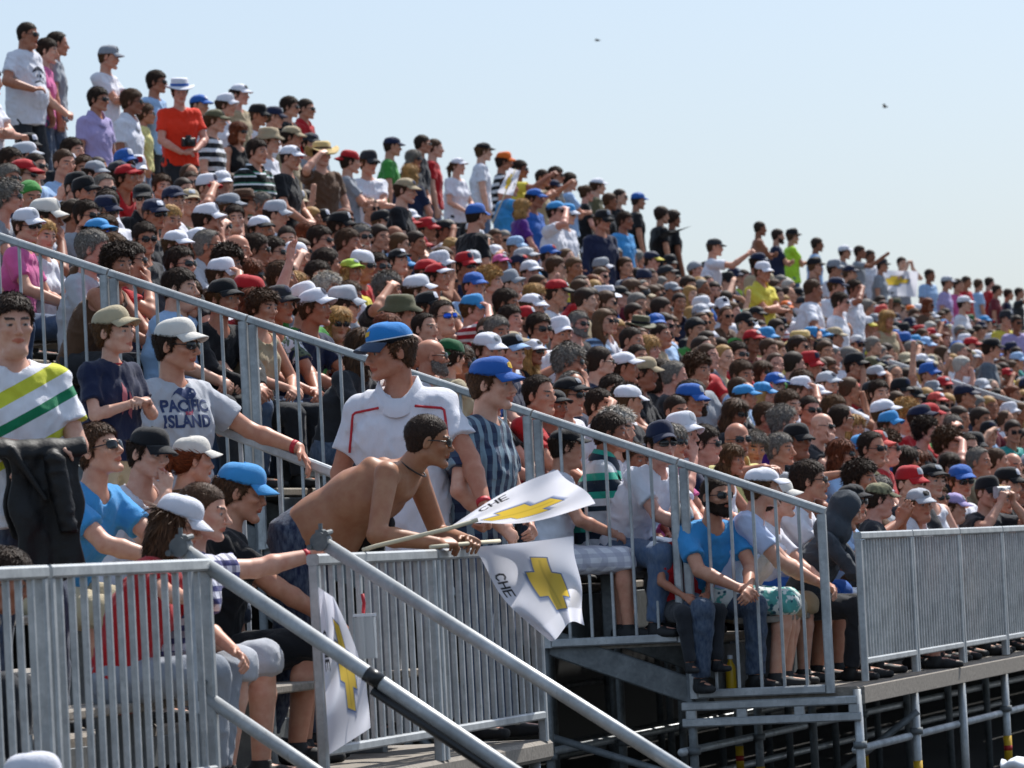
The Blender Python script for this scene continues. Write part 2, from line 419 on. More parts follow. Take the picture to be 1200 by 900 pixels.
def shirt_mesh(J, style='tee', h=.008, seed=1, loose=1.):
    lo, hi = body_bounds(J)
    lo[2] = J['hip'][2] - .22
    F = Field(lo, hi, h); S = J['S']; kind = J['kind']; thin = .9 if kind in ('woman', 'child') else 1.
    o = .012 * loose
    for pr, k in torso_prims(J, o): F.add(pr, k)
    hem = J['p'].get('hem', .05) * S
    if J['p'].get('stand'):
        F.add(econe(J['waist'], J['hip'] - J['d0'] * hem, .158 * S + o + J['p'].get('belly', 0) * .6, .116 * S + o + J['p'].get('belly', 0) * .6, .172 * S + o, .126 * S + o, J['ps'], flat=True), .03)
    if J['p'].get('stand'):
        F.op((F.v.shape and lo - 1, hi + 1, lambda x, y, z: (J['hip'][2] - hem - z) + 0 * x + 0 * y), .004, 'max')
    if style != 'tank':
        fr = dict(tee=.66, long=1., short=.45)[style]
        for n in 'lr':
            s, e, w = J['s' + n], J['e' + n], J['w' + n]
            r0 = .052 * S * thin + o * .5
            if style == 'long':
                F.add(seg(s, e, r0, .050 * S * thin), .03); F.add(seg(e, e + (w - e) * .93, .050 * S * thin, .037 * S * thin, flat=True), .02)
            else:
                F.add(seg(s, s + (e - s) * fr, r0, (.058 + .007 * loose) * S * thin, flat=True), .028)
    fold(F, .0048 + .0012 * loose, seed)
    # neck opening
    nk = J['neck']; up = nrm(J['d1'] * .6 + (J['nt'] - nk))
    wide = .064 if style != 'tank' else .085
    F.sub(seg(nk + J['cf'] * .012 * S - up * .012, nk + J['cf'] * .02 * S + up * .1, (wide if kind != 'child' else wide * .95) * S, .075 * S), .006)
    if style == 'tank':
        for n, sg in (('l', 1), ('r', -1)):
            F.sub(ell(J['s' + n] + J['cs'] * sg * .035 * S, np.array([.085, .085, .105]) * S), .01)
    P, Q = F.mesh()
    return P, Q
def pants_mesh(J, style='long', h=.010, seed=2):
    lo, hi = body_bounds(J)
    hi[2] = J['hip'][2] + .18
    F = Field(lo, hi, h); S = J['S']; kind = J['kind']; thin = .9 if kind in ('woman', 'child') else 1.
    bl = J['p'].get('belly', .03 if kind == 'heavy' else 0)
    F.add(econe(J['hip'] + J['d0'] * .005, J['hip'] + J['d0'] * .075 * S, .172 * S + bl * .5, .124 * S + bl * .5, .160 * S + bl * .6, .112 * S + bl * .6, J['ps'], flat=True), .03)
    for n in 'lr':
        hp, kn, an = J['h' + n], J['k' + n], J['a' + n]
        if style == 'long':
            F.add(seg(hp, kn,   .100 * S, .074 * S), .035); F.add(seg(kn, kn + (an - kn) * .97, .074 * S, .056 * S * thin, flat=True), .02)
        else:
            fr = 1.0 if style == 'shorts' else .7
            F.add(seg(hp, hp + (kn - hp) * fr, .099 * S, .083 * S * thin, flat=style != 'shorts'), .035)
            if style == 'shorts': F.add(seg(kn, kn + (an - kn) * .12, .080 * S * thin, .082 * S * thin, flat=True), .02)
    fold(F, .006, seed)
    return F.mesh()
def shoe_mesh(J, h=.009):
    out = []
    for n in 'lr':
        an = J['a' + n]; S = J['S']; fd = foot_dir(J, n); sd = np.cross(V(0, 0, 1), fd)
        a = an - fd * .045 * S; b = an + fd * .175 * S
        z0 = an[2] - .08 * S
        F = Field(np.minimum(a, b) - .08, np.maximum(a, b) + np.array([.08, .08, .06]), h)
        a2 = np.array([a[0], a[1], z0 + .035 * S]); b2 = np.array([b[0], b[1], z0 + .026 * S]); m2 = a2 * .45 + b2 * .55
        F.add(econe(a2, m2, .036 * S, .034 * S, .043 * S, .036 * S, sd), .012)
        F.add(econe(m2, b2, .044 * S, .034 * S, .036 * S, .024 * S, sd), .015)
        F.add(seg(an + V(0, 0, -.05) * S, an + V(0, 0, .012) * S, .045 * S, .044 * S, flat=True), .015)
        F.op((a - 1, b + 1, lambda x, y, z: (z0 - z) + 0 * x + 0 * y), .003, 'max')
        out.append(F.mesh())
    return out
# ------------------------------------------------------------------ materials
def srgb(h):
    if isinstance(h, str):
        h = h.lstrip('#'); c = [int(h[i:i+2], 16) / 255 for i in (0, 2, 4)]
    else: c = h
    return tuple((v / 12.92 if v <= .04045 else ((v + .055) / 1.055)**2.4) for v in c)
MATS = {}
def mat(name):
    m = bpy.data.materials.new(name); m.use_nodes = True
    nt = m.node_tree; b = nt.nodes['Principled BSDF']
    MATS[name] = m
    return m, nt, b
def nd(nt, t, **kw):
    n = nt.nodes.new(t)
    for k, v in kw.items():
        if k in n.inputs.keys() and not hasattr(n, k): n.inputs[k].default_value = v
        else: setattr(n, k, v)
    return n
def lk(nt, a, b): nt.links.new(a, b)
def noise(nt, scale, detail=3, rough=.55, co='Object', vec=None, stretch=None):
    tc = nd(nt, 'ShaderNodeTexCoord'); src = tc.outputs[co] if vec is None else vec
    if stretch:
        mp = nd(nt, 'ShaderNodeMapping'); mp.inputs['Scale'].default_value = stretch; lk(nt, src, mp.inputs[0]); src = mp.outputs[0]
    n = nd(nt, 'ShaderNodeTexNoise'); n.inputs['Scale'].default_value = scale; n.inputs['Detail'].default_value = detail; n.inputs['Roughness'].default_value = rough
    lk(nt, src, n.inputs['Vector']); return n
def mixc(nt, fac, a, b, blend='MIX'):
    m = nd(nt, 'ShaderNodeMix', data_type='RGBA', blend_type=blend)
    for s, v in ((m.inputs[0], fac), (m.inputs[6], a), (m.inputs[7], b)):
        if hasattr(v, 'is_linked') or hasattr(v, 'links'): lk(nt, v, s)
        else: s.default_value = v if not isinstance(v, tuple) else (*v[:3], 1)
    return m.outputs[2]
def ramp(nt, src, pts):
    r = nd(nt, 'ShaderNodeValToRGB'); e = r.color_ramp.elements
    while len(e) > len(pts): e.remove(e[-1])
    while len(e) < len(pts): e.new(.5)
    for q, (p, c) in zip(e, pts): q.position = p; q.color = (*c, 1) if not isinstance(c, (int, float)) else (c, c, c, 1)
    lk(nt, src, r.inputs[0]); return r.outputs[0]
def bump(nt, b, src, strength, dist=.01):
    n = nd(nt, 'ShaderNodeBump'); n.inputs['Strength'].default_value = strength; n.inputs['Distance'].default_value = dist
    lk(nt, src, n.inputs['Height']); lk(nt, n.outputs[0], b.inputs['Normal'])
def objcol(nt): return nd(nt, 'ShaderNodeObjectInfo').outputs['Color']
def setp(b, **k):
    for a, v in k.items(): b.inputs[a.replace('_', ' ')].default_value = v

m, nt, b = mat('skin'); setp(b, Roughness=.48); b.inputs['Specular IOR Level'].default_value = .35
at = nd(nt, 'ShaderNodeAttribute', attribute_name='paint'); sp = nd(nt, 'ShaderNodeSeparateColor'); lk(nt, at.outputs['Color'], sp.inputs[0])
n1 = noise(nt, 28, 4); n2 = noise(nt, 9, 2)
c = mixc(nt, ramp(nt, n1.outputs[0], [(.35, 0.), (.7, .35)]), objcol(nt), (.66, .30, .22), 'MULTIPLY')
c = mixc(nt, ramp(nt, n2.outputs[0], [(.4, 0.), (.75, .28)]), c, (.85, .45, .36), 'MULTIPLY')
c = mixc(nt, sp.outputs[0], c, (.035, .022, .015)); c = mixc(nt, sp.outputs[1], c, (.85, .52, .48), 'MULTIPLY')
c = mixc(nt, sp.outputs[2], c, (.34, .30, .28)); c = mixc(nt, at.outputs['Alpha'], c, (.03, .02, .015))
lk(nt, c, b.inputs['Base Color']); bump(nt, b, n1.outputs[0], .12, .004)

def fabric(name, color=None, scale=260, rough=.85, cb=None, coarse=.5):
    m, nt, b = mat(name); setp(b, Roughness=rough); b.inputs['Specular IOR Level'].default_value = .2
    b.inputs['Sheen Weight'].default_value = .15
    n = noise(nt, scale, 2); w = noise(nt, 22, 4, stretch=(1, 1, .45))
    base = objcol(nt) if color is None else (color(nt) if callable(color) else None)
    src = base if base is not None else (*color, 1)
    c = mixc(nt, ramp(nt, w.outputs[0], [(.3, .93), (.7, 1.)]), (0, 0, 0), src) if not callable(color) or True else src
    lk(nt, c, b.inputs['Base Color'])
    mx = nd(nt, 'ShaderNodeMath', operation='MULTIPLY_ADD'); mx.inputs[1].default_value = 6 * coarse
    lk(nt, w.outputs[0], mx.inputs[0]); lk(nt, n.outputs[0], mx.inputs[2])
    bump(nt, b, mx.outputs[0], .55, .004)
    return m
def coordz(nt, co='Object'):
    tc = nd(nt, 'ShaderNodeTexCoord'); s = nd(nt, 'ShaderNodeSeparateXYZ'); lk(nt, tc.outputs[co], s.inputs[0]); return s
def mth(nt, op, a, b=None, c=None):
    n = nd(nt, 'ShaderNodeMath', operation=op)
    for i, v in enumerate((a, b, c)):
        if v is None: continue
        if hasattr(v, 'links'): lk(nt, v, n.inputs[i])
        else: n.inputs[i].default_value = v
    return n.outputs[0]
def bands(nt, src, period, pts, off=0.):
    """colour bands along a coordinate; pts = [(start fraction, colour)]"""
    f = mth(nt, 'FRACT', mth(nt, 'MULTIPLY_ADD', src, 1 / period, 10 + off))
    r = nd(nt, 'ShaderNodeValToRGB'); r.color_ramp.interpolation = 'CONSTANT'; e = r.color_ramp.elements
    while len(e) < len(pts): e.new(.5)
    for q, (p, c) in zip(e, pts): q.position = p; q.color = (*c, 1)
    lk(nt, f, r.inputs[0]); return r.outputs[0]
def stripes(period, pts, axis='Z', off=0.):
    return lambda nt: bands(nt, coordz(nt).outputs[axis], period, [(p, srgb(c)) for p, c in pts], off)
def plaid(c0, c1, c2, period=.045):
    def f(nt):
        s = coordz(nt)
        y = mth(nt, 'ADD', s.outputs['Y'], mth(nt, 'MULTIPLY', s.outputs['X'], .7))
        a = bands(nt, s.outputs['Z'], period, [(0, (0, 0, 0)), (.55, (1, 1, 1))]); d = bands(nt, y, period, [(0, (0, 0, 0)), (.55, (1, 1, 1))])
        c = mixc(nt, a, srgb(c0), srgb(c1)); return mixc(nt, mixc(nt, d, (0, 0, 0), (.6, .6, .6)), c, srgb(c2))
    return f
def leafy(c0, c1, c2, sc=22):
    def f(nt):
        n = noise(nt, sc, 2, .6); v = nd(nt, 'ShaderNodeTexVoronoi'); v.inputs['Scale'].default_value = sc * 1.3
        tc = nd(nt, 'ShaderNodeTexCoord'); lk(nt, tc.outputs['Object'], v.inputs['Vector'])
        c = mixc(nt, ramp(nt, n.outputs[0], [(.47, 0.), (.52, 1.)]), srgb(c0), srgb(c1))
        return mixc(nt, ramp(nt, v.outputs['Distance'], [(.22, 1.), (.30, 0.)]), c, srgb(c2))
    return f
fabric('cloth'); fabric('denim', lambda nt: mixc(nt, ramp(nt, noise(nt, 60, 5, stretch=(1, 1, .4)).outputs[0], [(.35, 0.), (.7, .6)]), objcol(nt), (.16, .20, .26)), rough=.8)
fabric('green_stripe_cloth', stripes(.075, [(0, '#0d1412'), (.5, '#e7e9ec'), (.7, '#2f7a5c'), (.85, '#0d1412')]))
fabric('polo_stripe_cloth', stripes(.30, [(0, '#1c2a3a'), (.22, '#2b9c86'), (.36, '#c9cdd2'), (.62, '#20303c'), (.72, '#d8dade'), (.86, '#2fa590')], off=.12))
fabric('orange_stripe_cloth', stripes(.21, [(0, '#d9852a'), (.28, '#e6c04a'), (.5, '#dfe0ea'), (.66, '#e09a35'), (.84, '#c96a22')]))
fabric('lime_stripe_cloth', stripes(.07, [(0, '#7fa02c'), (.8, '#3f5a1a')]))
fabric('plaid_cloth', plaid('#e3e2ee', '#56588a', '#33365c', .05)); fabric('dark_plaid_cloth', plaid('#2b3550', '#3c4e66', '#9fb8c4', .07))
fabric('white_check_cloth', plaid('#e6e4ea', '#c9c7d2', '#b3b2c2', .06)); fabric('leaf_cloth', leafy('#d9dbe4', '#5c6c58', '#2c3a34'))
fabric('camo_cloth', leafy('#6b6a52', '#8b8768', '#45452f', 16)); fabric('tropic_cloth', leafy('#5aa6a0', '#dfe6e2', '#2c5a6c', 18))
fabric('bw_stripe_cloth', stripes(.09, [(0, '#15181d'), (.55, '#d5d8de')])); fabric('red_white_cloth', stripes(.06, [(0, '#a3202a'), (.6, '#dcd8dc')]))
fabric('dot_cloth', leafy('#14161a', '#101216', '#c9ccd0', 30))
m, nt, b = mat('hair'); setp(b, Roughness=.62); b.inputs['Specular IOR Level'].default_value = .22
n1 = noise(nt, 120, 3, stretch=(1, 1, .35)); n2 = noise(nt, 18, 3)
at = nd(nt, 'ShaderNodeAttribute', attribute_name='paint'); c = mixc(nt, 1., objcol(nt), at.outputs['Color'], 'MULTIPLY'); c = mixc(nt, ramp(nt, n2.outputs[0], [(.35, 0.), (.75, .5)]), c, (1.7, 1.45, 1.2), 'MULTIPLY')
lk(nt, c, b.inputs['Base Color']); bump(nt, b, n1.outputs[0], .55, .005)
fabric('cap_cloth', None, 320, .8)
m, nt, b = mat('dark_lens'); setp(b, Base_Color=(.008, .008, .010, 1), Roughness=.08)
m, nt, b = mat('blue_mirror_lens'); setp(b, Base_Color=(.03, .10, .55, 1), Roughness=.08, Metallic=.8)
m, nt, b = mat('black_plastic'); setp(b, Base_Color=(.012, .012, .013, 1), Roughness=.35)
m, nt, b = mat('leather'); setp(b, Base_Color=(.010, .010, .011, 1), Roughness=.55); b.inputs['Specular IOR Level'].default_value = .28; n = noise(nt, 30, 5); bump(nt, b, n.outputs[0], .6, .006)
def plain(name, col, rough=.6, metal=0., sc=30, amt=.25, bmp=.15):
    m, nt, b = mat(name); setp(b, Roughness=rough, Metallic=metal)
    n = noise(nt, sc, 5); lk(nt, mixc(nt, ramp(nt, n.outputs[0], [(.3, 0.), (.75, amt)]), (*srgb(col), 1), tuple(.45 * v for v in srgb(col))), b.inputs['Base Color'])
    bump(nt, b, n.outputs[0], bmp, .003); return m
def steel(name, a, bb, rough, metal):
    m, nt, b = mat(name); setp(b, Metallic=metal)
    v = nd(nt, 'ShaderNodeTexVoronoi'); v.inputs['Scale'].default_value = 55; tc = nd(nt, 'ShaderNodeTexCoord'); lk(nt, tc.outputs['Object'], v.inputs['Vector'])
    n = noise(nt, 7, 6, .65); n2 = noise(nt, 90, 3, stretch=(1, 1, .2))
    c = mixc(nt, v.outputs['Color'], a, bb); c = mixc(nt, ramp(nt, n.outputs[0], [(.38, 0.), (.72, .75)]), c, tuple(.55 * q for q in a))
    c = mixc(nt, ramp(nt, n2.outputs[0], [(.62, 0.), (.75, .35)]), c, (.12, .10, .08))
    lk(nt, c, b.inputs['Base Color']); lk(nt, ramp(nt, n.outputs[0], [(.3, rough), (.7, rough + .22)]), b.inputs['Roughness'])
    bump(nt, b, n2.outputs[0], .12, .002); return m
steel('galvanised_steel', (.42, .44, .45), (.51, .53, .535), .36, .38)
steel('dull_steel', (.15, .165, .172), (.21, .225, .23), .5, .4)
m, nt, b = mat('deck_board'); setp(b, Roughness=.8)
w = noise(nt, 6, 6, .6, stretch=(1, 14, 8)); lk(nt, ramp(nt, w.outputs[0], [(.25, (.13, .11, .09)), (.75, (.34, .30, .25))]), b.inputs['Base Color']); bump(nt, b, w.outputs[0], .4, .006)
m, nt, b = mat('asphalt'); setp(b, Roughness=.9); n = noise(nt, 90, 6, .7); n2 = noise(nt, .6, 4)
c = mixc(nt, n2.outputs[0], (.035, .035, .036), (.075, .073, .070)); lk(nt, mixc(nt, ramp(nt, n.outputs[0], [(.4, .5), (.7, 1.)]), (.01, .01, .01), c), b.inputs['Base Color']); bump(nt, b, n.outputs[0], .5, .01)
plain('rubber', '#1b1c1e', .7); plain('red_band', '#c02030', .6); plain('yellow_tag', '#c9a018', .6); plain('red_tag', '#a8201c', .6); plain('white_plastic', '#e4e6ea', .35, amt=.08)
plain('pole_wood', '#d8cdb0', .6); plain('brown_leather', '#7a5a32', .6); plain('gold_cloth', '#d3a92c', .7, amt=.1); plain('bottle_yellow', '#d0a81c', .3); plain('green_cloth', '#1f6a34', .8)
m, nt, b = mat('clear_plastic'); setp(b, Base_Color=(.85, .88, .9, 1), Roughness=.15); b.inputs['Transmission Weight'].default_value = .55
m, nt, b = mat('printed_cloth'); setp(b, Roughness=.75); b.inputs['Specular IOR Level'].default_value = .2
at = nd(nt, 'ShaderNodeAttribute', attribute_name='Col'); lk(nt, at.outputs['Color'], b.inputs['Base Color'])
tl = nd(nt, 'ShaderNodeBsdfTranslucent'); lk(nt, at.outputs['Color'], tl.inputs[0]); ms = nd(nt, 'ShaderNodeMixShader'); ms.inputs[0].default_value = .45
out = nt.nodes['Material Output']; lk(nt, b.outputs[0], ms.inputs[1]); lk(nt, tl.outputs[0], ms.inputs[2]); lk(nt, ms.outputs[0], out.inputs[0])
m, nt, b = mat('crowd_mix'); setp(b, Roughness=.65); b.inputs['Specular IOR Level'].default_value = .25
at = nd(nt, 'ShaderNodeAttribute', attribute_name='Col'); n = noise(nt, 40, 3)
lk(nt, mixc(nt, ramp(nt, n.outputs[0], [(.35, .72), (.65, 1.)]), (0, 0, 0), at.outputs['Color']), b.inputs['Base Color']); bump(nt, b, n.outputs[0], .4, .006)

# ------------------------------------------------------------------ objects
def raw(name, P, Q, material, smooth=True, paint=None, col=None):
    me = bpy.data.meshes.new(name)
    P = np.asarray(P, f32)
    if isinstance(Q, np.ndarray):
        n = len(Q); w = Q.shape[1]
        me.vertices.add(len(P)); me.vertices.foreach_set('co', P.ravel())
        me.loops.add(n * w); me.loops.foreach_set('vertex_index', Q.astype(np.int32).ravel())
        me.polygons.add(n); me.polygons.foreach_set('loop_start', np.arange(0, n * w, w, dtype=np.int32))
        me.update(calc_edges=True); me.validate()
    else:
        me.from_pydata([tuple(map(float, p)) for p in P], [], Q); me.update()
    if smooth: me.polygons.foreach_set('use_smooth', np.ones(len(me.polygons), bool))
    if paint is not None:
        a = me.color_attributes.new('paint', 'FLOAT_COLOR', 'POINT'); a.data.foreach_set('color', np.asarray(paint, f32).ravel())
    if col is not None:
        if col.shape[1] == 3: col = np.concatenate([col, np.ones((len(col), 1))], 1)
        a = me.color_attributes.new('Col', 'FLOAT_COLOR', 'POINT'); a.data.foreach_set('color', np.asarray(col, f32).ravel())
    if isinstance(material, str): material = MATS[material]
    me.materials.append(material)
    return me
def link(name, me, parent=None, M=None, color=None, material=None):
    o = bpy.data.objects.new(name, me); C.objects.link(o)
    if parent is not None: o.parent = parent
    if M is not None: o.matrix_local = M
    if color is not None: o.color = (*color[:3], 1)
    if material is not None:
        o.material_slots[0].link = 'OBJECT'; o.material_slots[0].material = MATS[material] if isinstance(material, str) else material
    return o
def tag(o, label=None, cat=None, group=None, kind=None):
    if label: o['label'] = label
    if cat: o['category'] = cat
    if group: o['group'] = group
    if kind: o['kind'] = kind
    return o
class MB:
    """collects boxes, tubes and lathes for ONE mesh"""
    def __init__(s): s.P = []; s.F = []
    def _add(s, P, F):
        n = len(s.P); s.P += [tuple(p) for p in P]; s.F += [tuple(i + n for i in f) for f in F]
    def bar(s, a, b, w, d, side, bev=.0):
        """box beam from a to b, width w along side, depth d across"""
        a = np.asarray(a, float); b = np.asarray(b, float); u = nrm(b - a); sd = nrm(np.asarray(side) - u * (np.asarray(side) @ u)); f = np.cross(u, sd)
        c = min(w, d) * .18
        sec = [(w/2-c, d/2), (w/2, d/2-c), (w/2, -d/2+c), (w/2-c, -d/2), (-w/2+c, -d/2), (-w/2, -d/2+c), (-w/2, d/2-c), (-w/2+c, d/2)]
        P = [a + sd * x + f * y for x, y in sec] + [b + sd * x + f * y for x, y in sec]
        F = [(i, (i+1) % 8, 8 + (i+1) % 8, 8 + i) for i in range(8)] + [tuple(range(7, -1, -1)), tuple(range(8, 16))]
        s._add(P, F)
    def tube(s, pts, r, n=12):
        pts = [np.asarray(p, float) for p in pts]; rs = r if hasattr(r, '__len__') else [r] * len(pts)
        P = []; F = []; side = None
        for i, p in enumerate(pts):
            u = nrm(pts[min(i+1, len(pts)-1)] - pts[max(i-1, 0)])
            if side is None: side = nrm(np.cross(u, V(.31, .22, 1) if abs(u[2]) < .9 else V(1, .1, 0)))
            side = nrm(side - u * (side @ u)); f = np.cross(u, side)
            P += [p + (side * math.cos(2*math.pi*k/n) + f * math.sin(2*math.pi*k/n)) * rs[i] for k in range(n)]
        for i in range(len(pts) - 1):
            F += [(i*n+k, i*n+(k+1) % n, (i+1)*n+(k+1) % n, (i+1)*n+k) for k in range(n)]
        F += [tuple(range(n-1, -1, -1)), tuple(range((len(pts)-1)*n, len(pts)*n))]
        s._add(P, F)
    def lathe(s, prof, n=28, ax=1., ay=1., c=(0, 0, 0), cap=True, fn=None):
        P = []; F = []
        for r, z in prof:
            for k in range(n):
                t = 2 * math.pi * k / n
                p = [c[0] + r * ax * math.cos(t), c[1] + r * ay * math.sin(t), c[2] + z]
                if fn: p = fn(p, t, r, z)
                P.append(p)
        for i in range(len(prof) - 1):
            F += [(i*n+k, i*n+(k+1) % n, (i+1)*n+(k+1) % n, (i+1)*n+k) for k in range(n)]
        if cap: F += [tuple(range(n-1, -1, -1)), tuple(range((len(prof)-1)*n, len(prof)*n))]
        s._add(P, F)
    def grid(s, fn, nu, nv):
        P = [fn(i / (nu - 1), j / (nv - 1)) for i in range(nu) for j in range(nv)]
        s._add(P, [(i*nv+j, (i+1)*nv+j, (i+1)*nv+j+1, i*nv+j+1) for i in range(nu-1) for j in range(nv-1)])
    def slab(s, fn, nu, nv, th):
        """a sheet with thickness th along z"""
        P = [fn(i / (nu - 1), j / (nv - 1)) for i in range(nu) for j in range(nv)]; n = len(P)
        P2 = [(p[0], p[1], p[2] - th) for p in P]
        F = [(i*nv+j, (i+1)*nv+j, (i+1)*nv+j+1, i*nv+j+1) for i in range(nu-1) for j in range(nv-1)]
        F += [tuple(q + n for q in f[::-1]) for f in F]
        rim = [i*nv for i in range(nu)] + [(nu-1)*nv + j for j in range(1, nv)] + [i*nv + nv-1 for i in range(nu-2, -1, -1)] + [j for j in range(nv-2, 0, -1)]
        F += [(rim[k], rim[(k+1) % len(rim)], rim[(k+1) % len(rim)] + n, rim[k] + n) for k in range(len(rim))]
        s._add(P + P2, F)
    def mesh(s, name, material, smooth=False): return raw(name, s.P, s.F, material, smooth)
    def build(s, name, material, parent=None, color=None, smooth=False):
        return link(name, s.mesh(name, material, smooth), parent, None, color)
def fix_normals(me):
    import bmesh
    bm = bmesh.new(); bm.from_mesh(me); bmesh.ops.recalc_face_normals(bm, faces=bm.faces); bm.to_mesh(me); bm.free(); return me

# ---- headwear and eyewear in head space
def cap_meshes(kind=0):
    N = 36; hgt = (.138, .130, .146)[kind]; fr = (.006, -.004, .012)[kind]
    def rim(t): return np.array([-.012 + .107 * math.cos(t), .0865 * math.sin(t), .042 + .012 * math.cos(t)])
    def dome(a, t):
        r = rim(t); s = max(.02, math.cos(a)) ** (.62, .74, .55)[kind]
        zt = hgt + .004 * math.cos(t) + fr * max(0, math.cos(t)) * math.sin(2 * a)
        ridge = 1 + .008 * (abs(math.cos(3 * t)) ** 10) * math.sin(2 * a) - .004 * abs(math.sin(3 * t)) * math.sin(2 * a)
        wob = 1 + (.010, .024, .008)[kind] * math.sin(5.3 * t + kind * 2 + 3 * a) * math.sin(2 * a) + (.0, .014, .004)[kind] * math.sin(11 * t + 5 * a) * math.sin(2 * a)
        return (-.012 + (r[0] + .012) * s * ridge * wob, r[1] * s * ridge * wob, r[2] + (zt - r[2]) * math.sin(a)**.85 * (1 + (wob - 1) * .7))
    mb = MB(); rows = 13
    P = [dome(i / rows * math.pi / 2, 2 * math.pi * k / N) for i in range(rows + 1) for k in range(N)]
    mb._add(P, [(i*N+k, i*N+(k+1) % N, (i+1)*N+(k+1) % N, (i+1)*N+k) for i in range(rows) for k in range(N)])
    mb._add([(p[0] * .965, p[1] * .965, p[2] - .003) for p in P[:N]], [])
    n0 = len(P); mb.F += [(k, n0 + k, n0 + (k+1) % N, (k+1) % N) for k in range(N)]
    mb.lathe([(.008, 0), (.006, .004), (.001, .005)], 10, c=(-.012, 0, hgt - .0005))
    d = mb.mesh('cap', 'cap_cloth', True)
    mv = MB(); cv = (3.6, 2.2, 5.0)[kind]
    def vis(u, v):
        t = (u - .5) * 2 * deg(62); r = rim(t)
        ext = (.070, .074, .066)[kind] * (math.cos(t * .92) ** .75) * v
        y = r[1] * (1 + .06 * v); x = r[0] + ext - .004
        return (x, y, r[2] + .002 - .010 * v - .24 * ext - cv * y * y * (.4 + .6 * v) + .012)
    mv.slab(vis, 17, 6, .0045)
    bd = MB(); bd.grid(lambda u, v: tuple(np.array(dome(.28 + .62 * v + .0, (u - .5) * (.62 + .2 * math.sin(v * 3.1)))) * np.array([1.012, 1.0, 1]) + np.array([.0012, 0, .001])), 9, 6)
    return d, fix_normals(mv.mesh('visor', 'cap_cloth', True)), bd.mesh('badge', 'cap_cloth', True)
def hat_meshes():
    out = {}
    def brimfn(droop, curl):
        def fn(p, t, r, z):
            if r > .11: p[2] += -droop * (r - .11) * abs(math.cos(t)) * 2 + curl * (r - .11) * abs(math.sin(t))**2 * 3
            return p
        return fn
    mb = MB(); mb.lathe([(.165, .052), (.168, .055), (.150, .058), (.103, .062), (.100, .075), (.096, .128), (.085, .146), (.05, .140), (.004, .132)], 36, 1.06, .90, (-.012, 0, 0), False, brimfn(.25, .12)); a = mb.mesh('hat', 'cap_cloth', True)
    mb = MB(); mb.lathe([(.1035, .064), (.1055, .066), (.1045, .088), (.102, .090)], 36, 1.06, .90, (-.012, 0, 0), False); out['fedora'] = (a, mb.mesh('hat_band', 'cap_cloth', True))
    mb = MB(); mb.lathe([(.185, .040), (.188, .044), (.165, .050), (.105, .062), (.101, .08), (.098, .125), (.07, .146), (.004, .148)], 36, 1.05, .92, (-.012, 0, 0), False, brimfn(.3, .25)); a = mb.mesh('hat', 'cap_cloth', True)
    mb = MB(); mb.lathe([(.1065, .063), (.108, .066), (.106, .082), (.104, .084)], 36, 1.05, .92, (-.012, 0, 0), False); out['brim'] = (a, mb.mesh('hat_band', 'cap_cloth', True))
    mb = MB(); mb.lathe([(.150, .022), (.152, .026), (.104, .062), (.100, .09), (.088, .130), (.05, .140), (.004, .141)], 36, 1.05, .92, (-.012, 0, 0), False, lambda p, t, r, z: (p[0], p[1], p[2] + (.006 * math.sin(5 * t) if r > .12 else 0))); out['bush'] = (mb.mesh('hat', 'cap_cloth', True), None)
    F = Field((-.16, -.14, -.1), (.14, .14, .18), .006); x, y, z = F.xyz((slice(None),)*3)
    d = ell((-.016, 0, .034), (.108, .087, .096))[2](x, y, z) + .002 * vnoise(x * 60, y * 60, z * 60)
    F.v[:] = smax(d, np.interp(x, [-.12, .0, .1], [-.01, .02, .062]) - z, .006); out['beanie'] = (raw('beanie', *F.mesh(), 'cap_cloth'), None)
    return out
def shade_meshes():
    fr = MB(); ln = MB()
    def onarc(y, z): # wrap-around curve
        return np.array([.102 - 4.6 * y * y * 1.15, y, z])
    for s in (1, -1):
        def lens(u, v, s=s, o=0.):
            a = u * 2 * math.pi; r = .02 + .98 * v
            y = .0335 + .0275 * r * math.copysign(abs(math.cos(a))**.7, math.cos(a)); z = .002 + .0185 * r * math.copysign(abs(math.sin(a))**.75, math.sin(a)) - .004 * (y - .03) * 10 * .1
            p = onarc(y, z); p[0] += .0035 * (1 - r * r) + .002; p[1] *= s
            return p
        ln.grid(lens, 25, 5)
        fr.tube([lens(k / 24, 1.02) - np.array([.001, 0, 0]) for k in range(25)], .0022, 6)
        h = lens(0, 1.0)
        fr.tube([h + np.array([-.001, 0, .003]), h + np.array([-.012, s * .004, .004]), (.03, s * .0795, .008), (-.005, s * .083, .008), (-.03, s * .082, -.006)], .0028, 6)
    fr.tube([(.1015, .008, .006), (.106, 0, .008), (.1015, -.008, .006)], .0022, 6)
    l = ln.mesh('lens', 'dark_lens', True)
    return fr.mesh('sunglasses', 'black_plastic', True), l
def collar_mesh():
    mb = MB()
    def fn(p, t, r, z):
        op = max(0, math.cos(t)) ** 6
        p[2] -= .078 * max(0, math.cos(t)) ** 1.6 ; p[0] += .020 * max(0, math.cos(t)); p[1] *= 1 + .10 * op
        return p
    mb.lathe([(.098, -.012), (.096, .004), (.076, .056), (.071, .056), (.072, .0)], 30, .93, 1.0, (0, 0, 0), False, fn)
    return mb.mesh('collar', 'cloth', True)
